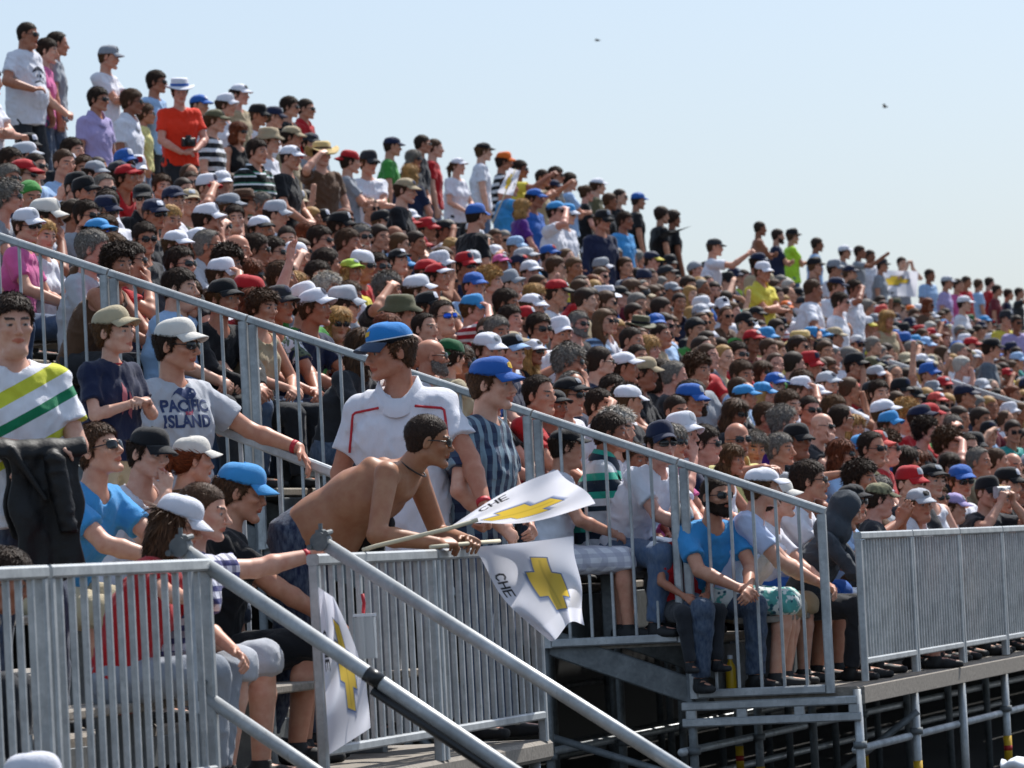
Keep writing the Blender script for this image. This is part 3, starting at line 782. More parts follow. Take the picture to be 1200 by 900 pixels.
# ------------------------------------------------------------------ poses
SEAT = dict(hip=(0, 0, .515), fl=(.40, .13, .08), fr=(.43, -.14, .08), kl=(1, .2, .7), kr=(1, -.2, .7))
STND = dict(hip=(0, 0, .925), fl=(.03, .11, .08), fr=(-.03, -.12, .08), kl=(1, .1, 0), kr=(1, -.1, 0), stand=True)
def P_(base, **k): d = dict(base); d.update(k); return d
POSES = {
 'lap':   P_(SEAT, lean=(-2, 10, 16), hl=(.33, .10, .66), hr=(.36, -.12, .66), el=(-.4, .8, -.5), er=(-.4, -.8, -.5), head=(8, 4, 2)),
 'lap2':  P_(SEAT, lean=(4, 14, 14), hl=(.30, .03, .66), hr=(.30, -.04, .67), el=(-.2, 1, -.4), er=(-.2, -1, -.4), head=(-14, 2, -3), tw=-6, sl=3),
 'knees': P_(SEAT, lean=(20, 34, 16), hl=(.58, .03, .60), hr=(.57, -.04, .61), el=(0, .8, -.6), er=(0, -.8, -.6), head=(10, -2, 0), fl=(.38, .17, .08), fr=(.34, -.18, .08)),
 'cross': P_(SEAT, lean=(-4, 6, 14), hl=(.25, -.14, .83), hr=(.22, .15, .80), el=(.1, 1, -.5), er=(.1, -1, -.5), dl=(.0, -1, .15), dr=(.0, 1, .1), head=(14, 3, 3)),
 'brow':  P_(SEAT, lean=(2, 8, 12), hl=(.33, .10, .64), hr=(.245, -.13, 1.225), dr=(-.25, .75, .25), pr=(-.6, 0, -.8), cr=8, er=(.1, -.8, -.7), el=(-.4, .8, -.5), head=(-6, 2, 0)),
 'chin':  P_(SEAT, lean=(14, 24, 14), hl=(.42, .05, .66), hr=(.36, -.05, 1.02), dr=(-.1, .25, 1), pr=(-1, .3, 0), er=(.3, -.7, -.9), el=(0, .9, -.6), head=(6, 4, -4)),
 'camera':P_(SEAT, lean=(4, 14, 8), hl=(.34, .07, 1.12), hr=(.34, -.07, 1.12), dl=(.2, -.3, .9), dr=(.2, .3, .9), pl=(-.2, -1, 0), pr=(-.2, 1, 0), cl=45, cr=45, el=(.1, .8, -.8), er=(.1, -.8, -.8), head=(0, 3, 0)),
 'clap':  P_(SEAT, lean=(-1, 8, 12), hl=(.34, .035, .93), hr=(.34, -.035, .93), dl=(.5, -.1, .8), dr=(.5, .1, .8), pl=(0, -1, 0), pr=(0, 1, 0), cl=8, cr=8, el=(0, .8, -.7), er=(0, -.8, -.7), head=(-4, 2, 2)),
 'wlap':  P_(SEAT, kind='woman', S=.94, lean=(0, 8, 12), hl=(.30, .02, .64), hr=(.30, -.05, .65), el=(-.2, 1, -.5), er=(-.2, -1, -.5), head=(10, 2, 4), fl=(.36, .07, .08), fr=(.38, -.07, .08)),
 'wlean': P_(SEAT, kind='woman', S=.94, lean=(14, 26, 12), hl=(.45, .04, .62), hr=(.44, -.07, .63), el=(0, .9, -.5), er=(0, -.9, -.5), head=(-10, 0, -4), fl=(.36, .07, .08), fr=(.38, -.07, .08)),
 'heavy': P_(SEAT, kind='heavy', S=1.0, lean=(-3, 7, 14), hl=(.34, .13, .66), hr=(.35, -.14, .66), el=(-.3, .9, -.4), er=(-.3, -.9, -.4), head=(6, 3, 0)),
 'kid':   P_(SEAT, kind='child', S=.72, hip=(0, 0, .50), lean=(0, 8, 10), hl=(.25, .07, .58), hr=(.25, -.08, .58), el=(-.3, .8, -.5), er=(-.3, -.8, -.5), head=(6, 2, 0), fl=(.30, .09, .18), fr=(.32, -.09, .18)),
 'stand': P_(STND, lean=(-1, 4, 14), hl=(.06, .25, .88), hr=(.05, -.26, .88), el=(-.5, .5, 0), er=(-.5, -.5, 0), dl=(.15, 0, -1), dr=(.15, 0, -1), head=(8, 4, 0)),
 'stand2':P_(STND, lean=(0, 6, 14), hl=(.24, .08, 1.02), hr=(.24, -.08, 1.0), dl=(.4, -.9, 0), dr=(.4, .9, 0), el=(-.3, .8, -.5), er=(-.3, -.8, -.5), head=(-8, 8, 0)),
 'scross':P_(STND, lean=(-3, 3, 12), hl=(.25, -.15, 1.19), hr=(.22, .15, 1.17), dl=(.0, -1, .15), dr=(.0, 1, .1), el=(.1, 1, -.5), er=(.1, -1, -.5), head=(10, 4, 0)),
 'sbrow': P_(STND, lean=(-1, 4, 12), hl=(.12, .24, .92), hr=(.22, -.12, 1.63), dr=(-.25, .75, .25), pr=(-.6, 0, -.8), cr=8, er=(.1, -.8, -.7), head=(-4, 2, 0)),
 'spoint':P_(STND, lean=(2, 6, 12), hl=(.08, .25, .90), hr=(.50, -.22, 1.50), er=(0, -.5, -.8), cr=40, head=(-4, 2, 0)),
 'scam':  P_(STND, lean=(0, 8, 8), hl=(.32, .07, 1.52), hr=(.32, -.07, 1.52), dl=(.2, -.3, .9), dr=(.2, .3, .9), pl=(-.2, -1, 0), pr=(-.2, 1, 0), cl=45, cr=45, el=(.1, .8, -.8), er=(.1, -.8, -.8), head=(0, 3, 0)),
 'sheavy':P_(STND, kind='heavy', S=1.03, lean=(-3, 3, 12), hl=(.08, .29, .90), hr=(.24, -.22, 1.10), dl=(.15, 0, -1), dr=(.6, .8, .1), el=(-.5, .5, 0), er=(-.6, -.8, -.2), head=(10, 4, 0), belly=.035, hem=.14),
 'wstand':P_(STND, kind='woman', S=.94, hip=(0, 0, .87), lean=(0, 4, 12), hl=(.22, .07, .98), hr=(.22, -.09, .95), dl=(.4, -.9, 0), dr=(.4, .9, 0), el=(-.3, .8, -.5), er=(-.3, -.8, -.5), head=(6, 4, 0)),
 'kstand':P_(STND, kind='child', S=.76, hip=(0, 0, .70), lean=(0, 4, 10), hl=(.06, .19, .68), hr=(.05, -.19, .68), el=(-.5, .5, 0), er=(-.5, -.5, 0), dl=(.15, 0, -1), dr=(.15, 0, -1), fl=(.02, .08, .06), fr=(-.02, -.08, .06), head=(4, 2, 0)),
}
for _k, _v in dict(lap=(-30, 6, 3), lap2=(26, -2, 4), knees=(-26, 2, 3), cross=(-22, -4, 2), wlap=(-28, 8, -4), heavy=(-26, 0, 2)).items(): POSES[_k + '_b'] = P_(POSES[_k], head=_v, sl=-2.5)
POSES['reach'] = P_(POSES['lap'], hr=(.62, -.16, 1.02), er=(0, -.5, -.9), dr=(1, .1, .0), pr=(0, 0, -1), cr=25, head=(-10, 0, 2))
POSES['wave'] = P_(POSES['lap2'], hr=(.18, -.22, 1.46), er=(.1, -.8, -.4), dr=(.1, .1, 1), pr=(1, 0, 0), cr=10, head=(6, -6, 2))
SHARED = {}
def shared(key, fn):
    if key not in SHARED: SHARED[key] = fn()
    return SHARED[key]
def J_of(pose): return shared(('J', pose), lambda: skel(POSES[pose]))
def skin_of(pose, h=.0065):
    def f():
        P, Q, pt = skin_mesh(J_of(pose), h); return raw('person', P, Q, 'skin', paint=pt)
    return shared(('skin', pose), f)
def top_of(pose, style, h=.0095):
    return shared(('top', pose, style), lambda: raw('shirt', *shirt_mesh(J_of(pose), style, h, seed=hash_(pose)), 'cloth'))
def legs_of(pose, style, h=.012):
    return shared(('leg', pose, style), lambda: raw('trousers' if style == 'long' else 'shorts', *pants_mesh(J_of(pose), style, h, seed=hash_(pose) + 3), 'denim'))
def shoes_of(pose): return shared(('shoe', pose), lambda: [raw('shoe', *q, 'rubber') for q in shoe_mesh(J_of(pose), .011)])
def hairy(name, style, P, Q):
    P, Q, sh = tufts(P, Q, style); return raw(name, P, Q, 'hair', paint=sh)
def hair_of(style, capped=False, h=.005): return shared(('hair', style, capped), lambda: hairy('hair', style, *hair_field(style, h=h, capped=capped)))
def beard_of(style): return shared(('beard', style), lambda: hairy('beard', 'beard', *beard_field(style)))
def hash_(s): return sum(ord(c) * (i + 3) for i, c in enumerate(s)) % 97
def acc(): return shared('acc', lambda: dict(cap=[cap_meshes(v)[:2] for v in range(3)], badge=[cap_meshes(v)[2] for v in range(3)], hats=hat_meshes(), shade=shade_meshes(), collar=collar_mesh()))

SKIN = [srgb(c) for c in ('#cfa189', '#c69379', '#b8836a', '#d6a992', '#ae785e', '#cb977e', '#c0896f', '#d09b88', '#98654e')]
COL = {k: srgb(v) for k, v in dict(white='#dcdde6', offwhite='#d8d4cc', black='#15161a', charcoal='#2c2e33', grey='#8d939c', lightgrey='#b4b8c0', navy='#1c2440', blue='#2a5fae', skyblue='#3f92cf',
    lightblue='#9bbbe0', red='#b21f26', coral='#d0524a', orange='#dd6a25', flame='#e8391f', yellow='#d6c64a', cream='#d9d08a', neon='#b4e23a', green='#3f8a3c', darkgreen='#1f5a34', teal='#2a8f8a',
    lavender='#a99cc9', purple='#55287c', pink='#d0609a', khaki='#b3a689', tan='#a8977a', olive='#5f5d44', brown='#5a4130', straw='#cdb277', maroon='#6a1f2a', denim='#39485f', jeans='#4d6180', lime='#a9c84a', slate='#56606b', paleblue='#bccbea', hoodgrey='#3a4149').items()}
HAIRC = dict(dark='#2f2118', brown='#4a3322', lbrown='#5b4028', blond='#a8834f', grey='#77736e', white='#b5b1aa', red='#6a351c', black='#17130f')
HAIRC = {k: srgb(v) for k, v in HAIRC.items()}

def dress(body, J, look, meshes=None, pose=None):
    """hang hair, headwear, eyewear and clothes on a body; look is a dict of choices"""
    A = acc(); HM = J['HM']; g = look.get
    hat = g('hat')
    hstyle, hcol = g('hair', ('short', 'dark'))
    capped = hat in ('cap', 'fedora', 'brim', 'bush', 'beanie')
    if hstyle and not (hat == 'beanie' and hstyle != 'long'):
        ho = link('hair', hair_of(hstyle, capped), body, HM, HAIRC[hcol])
    if g('beard'): link('beard', beard_of(g('beard')), body, HM, HAIRC[g('beardc', hcol)])
    if hat == 'cap':
        vi = g('capv', 0)
        R = Matrix.Rotation(deg(g('capyaw', 0)), 4, 'Z') @ Matrix.Translation((0, 0, -.004)) @ Matrix.Rotation(deg(g('captilt', 0)), 4, 'Y') @ Matrix.Diagonal((1.0, .985, .97, 1))
        if abs(g('capyaw', 0)) > 90: R = R @ Matrix.Translation((.022, 0, 0))
        c = link('cap', A['cap'][vi][0], body, HM @ R, COL[g('hatc')], g('hatm'))
        link('visor', A['cap'][vi][1], c, None, COL[g('visc', g('hatc'))])
        if g('badge'): link('badge', A['badge'][vi], c, None, COL[g('badge')])
    elif hat in ('fedora', 'brim', 'bush', 'beanie'):
        m, band = A['hats'][hat]
        c = link('hat' if hat != 'beanie' else 'beanie', m, body, HM @ Matrix.Scale(1.03, 4), COL[g('hatc')], g('hatm'))
        if band: link('hat_band', band, c, None, COL[g('bandc', 'black')])
    if g('shades'):
        up = Matrix.Translation((-.022, 0, .062)) @ Matrix.Rotation(deg(-25), 4, 'Y') if g('shades') == 'up' else Matrix()
        s = link('sunglasses', A['shade'][0], body, HM @ up)
        link('lens', A['shade'][1], s, None, None, 'blue_mirror_lens' if g('shades') == 'blue' else None)
    top = g('top')
    if top:
        st, colr = top[0], top[1]; mt = top[2] if len(top) > 2 else None
        style = {'polo': 'tee'}.get(st, st)
        sh = link('shirt' if st != 'tank' else 'tank_top', meshes['top'] if meshes else top_of(pose, style), body, None, COL.get(colr, (.5, .5, .5)), mt)
        if st == 'polo':
            link('collar', A['collar'], sh, J['NM'] @ Matrix.Translation((.004, 0, .010 * J['S'])) @ Matrix.Scale(1.08 * J['S'], 4), COL.get(g('collarc', colr), (.5, .5, .5)), mt if not g('collarc') else None)
    leg = g('legs', ('long', 'jeans'))
    if leg:
        mt = leg[2] if len(leg) > 2 else ('denim' if leg[1] in ('jeans', 'denim') else 'cloth')
        link('trousers' if leg[0] == 'long' else 'shorts', meshes['leg'] if meshes else legs_of(pose, leg[0]), body, None, COL.get(leg[1], (.5, .5, .5)), mt)
    if g('shoes', True): [link('shoe', q, body) for q in (meshes['shoe'] if meshes else shoes_of(pose))]
def person(pose, look, loc, yaw, scale=1., label=None, group=None):
    J = J_of(pose)
    o = link('person', skin_of(pose), None, None, look.get('skin', SKIN[0]))
    o.location = loc; o.rotation_euler = (0, 0, yaw); o.scale = (scale,) * 3
    dress(o, J, look, None, pose)
    tag(o, label, 'person', group)
    return o
def hero(p, look, loc, yaw, label, h=.0045, group=None, hc=.008):
    """a figure with a pose of its own and finer detail"""
    J = skel(p)
    P, Q, pt = skin_mesh(J, h)
    o = link('person', raw('person', P, Q, 'skin', paint=pt), None, None, look.get('skin', SKIN[0]))
    o.location = loc; o.rotation_euler = (0, 0, yaw)
    ms = {}
    if look.get('top'):
        st = {'polo': 'tee'}.get(look['top'][0], look['top'][0])
        ms['top'] = raw('shirt', *shirt_mesh(J, st, hc, look.get('seed', hash_(label)), look.get('loose', 1.2)), 'cloth')
    lg = look.get('legs', ('long', 'jeans'))
    if lg: ms['leg'] = raw('trousers', *pants_mesh(J, lg[0], .010, 5), 'denim')
    ms['shoe'] = [raw('shoe', *q, 'rubber') for q in shoe_mesh(J)]
    dress(o, J, look, ms)
    tag(o, label, 'person', group)
    return o, J
# ------------------------------------------------------------------ the place: s runs along the stand's front (away to the right), u climbs the rows, z up
FOC, PITCH, ROLL, ZC, TH, X0, Y0, LP = 5800., .0353, .0501, .744, .2686, -.7758, 18.68, 1.594
Dv = V(math.sin(TH), math.cos(TH), 0); Uv = V(-math.cos(TH), math.sin(TH), 0); Zv = V(0, 0, 1); O0 = V(X0, Y0, 0); CAM = V(0, 0, ZC)
def W(s, u, z): return O0 + Dv * s + Uv * u + Zv * z
_cp, _sp, _cr, _sr = math.cos(PITCH), math.sin(PITCH), math.cos(ROLL), math.sin(ROLL)
FWD, UPV, RGT = V(0, _cp, _sp), V(0, -_sp, _cp), V(1, 0, 0)
def proj(P):
    P = np.asarray(P) - CAM; d = P @ FWD; a = P @ RGT; b = P @ UPV
    return 600 + FOC * (a * _cr - b * _sr) / d, 450 - FOC * (a * _sr + b * _cr) / d, FOC / d
def ray(x, y):
    a2, b2 = (x - 600) / FOC, (450 - y) / FOC
    return FWD + RGT * (a2 * _cr + b2 * _sr) + UPV * (-a2 * _sr + b2 * _cr)
def hit(x, y, n, c):
    r = ray(x, y); return CAM + r * ((c - n @ CAM) / (n @ r))
def suz(P): q = np.asarray(P) - O0; return q @ Dv, q @ Uv, q[2]
def at_s(x, y, s): return suz(hit(x, y, Dv, Dv @ O0 + s))
def at_u(x, y, u): return suz(hit(x, y, Uv, Uv @ O0 + u))
def at_slope(x, y, a, b):
    n = Zv - b * Uv; return suz(hit(x, y, n, a + n @ O0))
YAW0 = math.atan2(-Uv[1], -Uv[0])      # facing the track
RUN, RISE, ZB = .86, .33, -.085          # tread depth, rise and lowest deck of the long block
S0 = 10.12                                # near end of the long block

sc = bpy.context.scene
cd = bpy.data.cameras.new('camera'); cam = bpy.data.objects.new('camera', cd); C.objects.link(cam); sc.camera = cam
right = RGT * _cr + UPV * -_sr; upv = RGT * _sr + UPV * _cr
cam.matrix_world = Matrix(((right[0], upv[0], -FWD[0], CAM[0]), (right[1], upv[1], -FWD[1], CAM[1]), (right[2], upv[2], -FWD[2], CAM[2]), (0, 0, 0, 1)))
cd.sensor_width = 36; cd.lens = FOC / 1200 * 36; cd.clip_end = 6000; cd.clip_start = .5
cd.dof.use_dof = True; cd.dof.focus_distance = 24; cd.dof.aperture_fstop = 9
SUN = nrm(V(.46, .70, 1.15))
world = bpy.data.worlds.new('World'); sc.world = world; world.use_nodes = True
wn = world.node_tree; sky = wn.nodes.new('ShaderNodeTexSky'); sky.sky_type = 'NISHITA'; sky.sun_disc = False
sky.sun_elevation = math.asin(SUN[2]); sky.sun_rotation = math.atan2(SUN[0], SUN[1]); sky.air_density = 1.0; sky.dust_density = 1.9; sky.ozone_density = 2.4; sky.altitude = 0
wb = wn.nodes.new('ShaderNodeMix'); wb.data_type = 'RGBA'; wb.blend_type = 'MULTIPLY'; wb.inputs[0].default_value = 1; wb.inputs[7].default_value = (.965, .975, 1.065, 1); wn.links.new(sky.outputs[0], wb.inputs[6]); vz = wn.nodes.new('ShaderNodeMix'); vz.data_type = 'RGBA'; vz.inputs[0].default_value = .42; vz.inputs[7].default_value = (3.9, 4.75, 5.4, 1); wn.links.new(wb.outputs[2], vz.inputs[6]); wn.links.new(vz.outputs[2], wn.nodes['Background'].inputs[0]); wn.nodes['Background'].inputs[1].default_value = .126
sl = bpy.data.lights.new('sun', 'SUN'); sl.energy = 5.0; sl.angle = deg(.53); sl.color = (1, .965, .91)
so = bpy.data.objects.new('sun', sl); C.objects.link(so); so.rotation_euler = Vector(-SUN).to_track_quat('-Z', 'Y').to_euler(); so.location = (0, 0, 60)
sc.view_settings.view_transform = 'Standard'; sc.view_settings.look = 'None'; sc.view_settings.exposure = .26; sc.view_settings.gamma = 1
sc.cycles.use_denoising = True; sc.cycles.max_bounces = 6; sc.cycles.diffuse_bounces = 3; sc.cycles.glossy_bounces = 2; sc.cycles.transmission_bounces = 4; sc.cycles.caustics_reflective = False; sc.cycles.caustics_refractive = False

# ground
mb = MB(); mb.P = [(-3000, -200, -1.08), (3000, -200, -1.08), (3000, 5000, -1.08), (-3000, 5000, -1.08)]; mb.F = [(0, 1, 2, 3)]
tag(mb.build('ground', 'asphalt'), kind='structure')

def root(name, label, cat, loc, group=None):
    o = bpy.data.objects.new(name, None); C.objects.link(o); o.location = loc; o.empty_display_size = .2
    return tag(o, label, cat, group)
class Part(MB):
    """a mesh under a thing, given in world coordinates"""
    def under(s, name, material, par, smooth=False, color=None):
        l = np.array(par.location); s.P = [tuple(np.asarray(p) - l) for p in s.P]
        return s.build(name, material, par, color, smooth)
def box(a, b, w, d, side, name, material, par):
    m = Part(); m.bar(a, b, w, d, side); return m.under(name, material, par)
def pipe(pts, r, name, material, par, n=14):
    m = Part(); m.tube(pts, r, n); return m.under(name, material, par, True)

# ---- front barriers
BH = .80
def barrier(s0, s1, label, u=0., gap=.112):
    g = .012
    a, b = s0 + g, s1 - g
    t = root('barrier_panel', label, 'barrier', W((s0 + s1) / 2, u, 0), 'steel barrier panels along the front edge')
    for q in (a + .018, b - .018): box(W(q, u, -.06), W(q, u, BH - .045), .036, .04, Dv, 'post', 'galvanised_steel', t)
    box(W(a, u, BH - .022), W(b, u, BH - .022), .05, .044, Uv, 'top_rail', 'galvanised_steel', t)
    box(W(a + .037, u, .055), W(b - .037, u, .055), .04, .036, Uv, 'bottom_rail', 'galvanised_steel', t)
    n = int(round((b - a) / gap))
    for i in range(1, n):
        q = a + (b - a) * i / n
        box(W(q, u, .074), W(q, u, BH - .045), .020, .022, Dv, 'bar', 'galvanised_steel', t)
    for q in (a + .12, b - .12):
        box(W(q, u + .03, .074), W(q, u + .03, .26), .022, .03, Dv, 'lock_plate', 'galvanised_steel', t)
    return t
barrier(-4.52, -2.86, 'steel barrier panel at the near end below the man with the draped leather jacket')
barrier(-2.85, -1.24, 'steel barrier panel before the seated girl in red, beside the stair post')
barrier(-.04, 1.57, 'steel barrier panel with a clear bag tucked in, just past the stair')
barrier(1.575, 3.19, 'steel barrier panel under the hanging white flag at the end of the platform')
for i, txt in enumerate(('nearest of the dense steel panels on the long stand, beside the sloping rail', 'second steel panel on the long stand, below the person in the red cap', 'third steel panel on the long stand, below the person in the lilac cap', 'fourth steel panel on the long stand, below the person with a camera', 'farthest steel panel on the long stand, past the bin')):
    barrier(S0 + .12 + i * LP, S0 + .12 + (i + 1) * LP - .006, txt, 0., .088)

# ---- sloping end railing: one framed panel per tread
SL = RISE / RUN
def rail_panel(s, u0, u1, zbot, ztop0, slope, label, group, nb=5, gap=.03):
    a, b = u0 + gap, u1 - gap
    t = root('railing_panel', label, 'railing', W(s, (a + b) / 2, zbot), group)
    zt = lambda u: ztop0 + (u - u0) * slope
    for q in (a, b): box(W(s, q, zbot), W(s, q, zt(q) - .024), .05, .05, Uv, 'post', 'galvanised_steel', t)
    box(W(s, a - .025, zt(a - .025)), W(s, b + .025, zt(b + .025)), .05, .046, Dv, 'top_rail', 'galvanised_steel', t)
    box(W(s, a + .026, zbot + .025), W(s, b - .026, zbot + .025), .046, .05, Dv, 'bottom_rail', 'galvanised_steel', t)
    for i in range(1, nb + 1):
        q = a + (b - a) * i / (nb + 1)
        box(W(s, q, zbot + .051), W(s, q, zt(q) - .024), .018, .018, Uv, 'bar', 'galvanised_steel', t)
    return t
desc = ('lowest sloping railing panel, before the bearded man in blue', 'second sloping railing panel, before the checked shorts', 'third sloping railing panel, behind the man in the blue and black cap', 'fourth sloping railing panel, before the person in the black printed shirt', 'fifth sloping railing panel, just above the man in the grey printed shirt', 'sixth sloping railing panel, above the boy in the cap', 'seventh sloping railing panel, highest at the edge of the stand', 'eighth sloping railing panel at the stand end')
for k in range(8):
    rail_panel(S0 - .03, .14 + k * RUN, .14 + (k + 1) * RUN, -.115 + RISE * k, .925 + RISE * k, SL, desc[k], 'sloping railing at the stand end')
rail_panel(3.22, .62, 1.56, .16, 1.035, .43, 'short sloping railing under the hand with the red wristband', None, 4)

# ---- the long stand
NR = 11; S1 = 92.
st = root('grandstand', 'long tiered grandstand of planks on dull scaffolding, packed with spectators', 'grandstand', W(S0, 0, 0))
for r in range(NR + 2):
    u0 = r * RUN; z = ZB + r * RISE; dep = RUN if r <= NR else 1.4
    box(W(S0, u0 + dep / 2 + .01, z - .025), W(S1, u0 + dep / 2 + .01, z - .025), dep - .005, .05, Uv, 'tread', 'deck_board', st)
    if r: box(W(S0 + .02, u0 - .012, z - .19), W(S1, u0 - .012, z - .19), .018, .26, Uv, 'riser', 'dull_steel', st)
    if r < NR + 2:
        box(W(S0 + .12, u0 + .62, z + .405), W(S1, u0 + .62, z + .405), .27, .035, Uv, 'bench', 'deck_board', st)
        if r < 6:
            for s in np.arange(S0 + .3, S0 + (9 if r < 2 else 3), 1.594): box(W(s, u0 + .62, z + .002), W(s, u0 + .62, z + .385), .05, .2, Dv, 'bench_leg', 'dull_steel', st)
box(W(S0, -.012, ZB - .05), W(S1, -.012, ZB - .05), .022, .1, Uv, 'front_board', 'deck_board', st)
for s in [S0 + .02] + [S0 + .12 + LP * i for i in range(1, 8, 2)]:   # sloping stringers
    box(W(s, .9, -.11), W(s, NR * RUN, -.11 + (NR * RUN - .9) * SL), .15, .05, Zv, 'stringer', 'dull_steel', st)
box(W(S0 - .02, 0, -.255), W(S0 - .02, 1.05, -.255), .05, .045, Zv, 'end_beam', 'galvanised_steel', st)
box(W(S0 - .02, 0.02, -.16), W(S0 - .02, 1.05, -.16), .05, .045, Zv, 'end_beam', 'galvanised_steel', st)
for u in (.04, .36, .70, 1.0): box(W(S0 - .02, u, -.185), W(S0 - .02, u, -.232), .06, .04, Uv, 'stud', 'galvanised_steel', st)
for u in (.02, 1.0, 1.86, 2.72, 3.58, 4.44):
    z1 = ZB + (u // RUN) * RISE - .06
    for k in range(7 if u > .5 else 5):
        s = S0 + .0 + LP * k + (.12 if k else 0)
        p = pipe([W(s, u, -1.08), W(s, u, min(z1, 2.6) if u > .5 else -.10)], .026, 'scaffold_post', 'dull_steel' if u > .5 else 'galvanised_steel', st)
        if u < 2 and k in (0, 1, 3):
            m = Part(); m.tube([W(s, u, -.78), W(s, u, -.60)], .0275, 14); m.under('tag_band', 'yellow_tag', st, True)
            m = Part(); m.tube([W(s, u, -.70), W(s, u, -.665)], .0283, 14); m.under('tag_band', 'red_tag', st, True)
            m = Part(); m.tube([W(s, u, -.44), W(s, u, -.40)], .040, 14); m.under('coupler', 'dull_steel', st, True)
for u, z in ((0.03, -.45), (1.02, -.42), (1.9, -.40), (1.9, -.75), (2.8, -.5), (3.6, -.2), (3.6, -.7)):
    pipe([W(S0 - .1 if u > .5 else S0 + .06, u + .03, z), W(S0 + 16, u + .03, z)], .024, 'ledger', 'galvanised_steel' if u < 2 else 'dull_steel', st)
for u0, z0, u1, z1, s in ((.0, -.95, 1.9, -.30, S0 + .1), (1.9, -.95, 3.6, .5, S0 + .1), (0, -.3, 1.0, -1.0, S0 + 1.7)):
    pipe([W(s, u0, z0), W(s, u1, z1)], .022, 'brace', 'dull_steel', st)
m = Part(); m.bar(W(S0 + 1, 6.6, 0.2), W(S1, 6.6, .2), .04, 2.6, Uv); m.under('back_panel', 'rubber', st)

# ---- near platform behind the first barriers, with its steps
pf = root('platform', 'low plank platform at the near end, carrying standing spectators', 'platform', W(0, 0, 0))
for u0, u1, z in ((-.02, .98, -.055), (.98, 1.72, .16), (1.72, 2.5, .36)):
    box(W(-7, (u0 + u1) / 2, z - .045), W(3.24, (u0 + u1) / 2, z - .045), u1 - u0 - .004, .09, Uv, 'deck', 'deck_board', pf)
for u0, z in ((.98, .05), (1.72, .25)): box(W(-7, u0 - .008, z), W(3.22, u0 - .008, z), .014, .12, Uv, 'riser', 'dull_steel', pf)
for u, z in ((.62, .27), (1.38, .60)):
    box(W(-7, u, z), W(3.0 if u < 1 else 2.6, u, z), .26, .035, Uv, 'bench', 'deck_board', pf)
    for s in np.arange(-6.5, 2.9, 1.5): box(W(s, u, z - .018), W(s, u, (-.055 if u < 1 else .16) + .002), .05, .2, Dv, 'bench_leg', 'dull_steel', pf)
for s in (-4.5, -2.85, -1.22, -.02, 1.57, 3.2):
    pipe([W(s, .06, -1.08), W(s, .06, -.101)], .026, 'scaffold_post', 'galvanised_steel', pf)
    pipe([W(s, 1.3, -1.08), W(s, 1.3, .069)], .026, 'scaffold_post', 'dull_steel', pf)
m = Part(); m.bar(W(-7, 2.3, -.4), W(3.2, 2.3, -.4), .03, 1.3, Uv); m.under('back_panel', 'rubber', pf)
# stair and its two handrails
sr = root('stair', 'short plank stair dropping from the platform towards the track', 'stair', W(-.6, -.6, -1.08))
for k in range(5):
    z = -.22 - .2 * k; u = -.16 - .27 * k
    box(W(-1.18, u, z), W(-.06, u, z), .25, .035, Uv, 'tread', 'deck_board', sr)
for s in (-1.19, -.05): box(W(s, -.05, -.12), W(s, -1.42, -1.06), .12, .02, Zv, 'side_plate', 'dull_steel', sr)
def clamp(P, par):
    m = Part(); r = .036
    m.tube([P - Dv * .03, P + Dv * .03], r, 12); m.tube([P - Dv * .036 + Zv * .03 - Uv * .03, P + Dv * .03 + Zv * .035 - Uv * .03], .010, 8); m.tube([P - Dv * .045 - Zv * .02 + Uv * .035, P + Dv * .045 - Zv * .02 + Uv * .035], .011, 8)
    m.bar(P + Zv * .035 - Dv * .02, P + Zv * .035 + Dv * .02, .03, .02, Uv); m.tube([P + Zv * .03, P + Zv * .068], .008, 8)
    return m.under('clamp', 'dull_steel', par, False)
hl = root('stair_handrail', 'scaffold pipe handrail with a black sleeve, nearer side of the stair', 'handrail', W(-1.2, .05, 0), 'pipe handrails of the stair')
pipe([W(-1.27, .10, .85), W(-1.27, -1.98, -.62)], .027, 'top_pipe', 'galvanised_steel', hl, 18)
pipe([W(-1.27, .05, .335), W(-1.27, -1.2, -.55)], .025, 'lower_pipe', 'galvanised_steel', hl, 18)
pipe([W(-1.27, .045, -1.08), W(-1.27, .045, .80)], .031, 'post', 'galvanised_steel', hl, 18)
clamp(W(-1.27, .085, .845), hl); clamp(W(-1.27, .045, .335), hl)
a, b = V(.10, .85), V(-1.98, -.62); q = lambda t: a + (b - a) * t
pipe([W(-1.27, *q(.325)), W(-1.27, *q(.350))], .0295, 'sleeve', 'black_plastic', hl, 18)
pipe([W(-1.27, q(.325)[0] - .02, q(.325)[1] - .06), W(-1.27, q(.66)[0] - .02, q(.66)[1] - .06)], .018, 'black_pipe', 'black_plastic', hl, 14)
hr = root('stair_handrail', 'plain scaffold pipe handrail on the farther side of the stair', 'handrail', W(-.05, -.07, 0), 'pipe handrails of the stair')
pipe([W(-.10, -.06, .845), W(-.10, -2.1, -.53)], .026, 'top_pipe', 'galvanised_steel', hr, 18)
clamp(W(-.10, -.06, .845), hr)
pipe([W(-.10, -1.9, -1.08), W(-.10, -1.9, -.37)], .026, 'post', 'galvanised_steel', hr, 18)
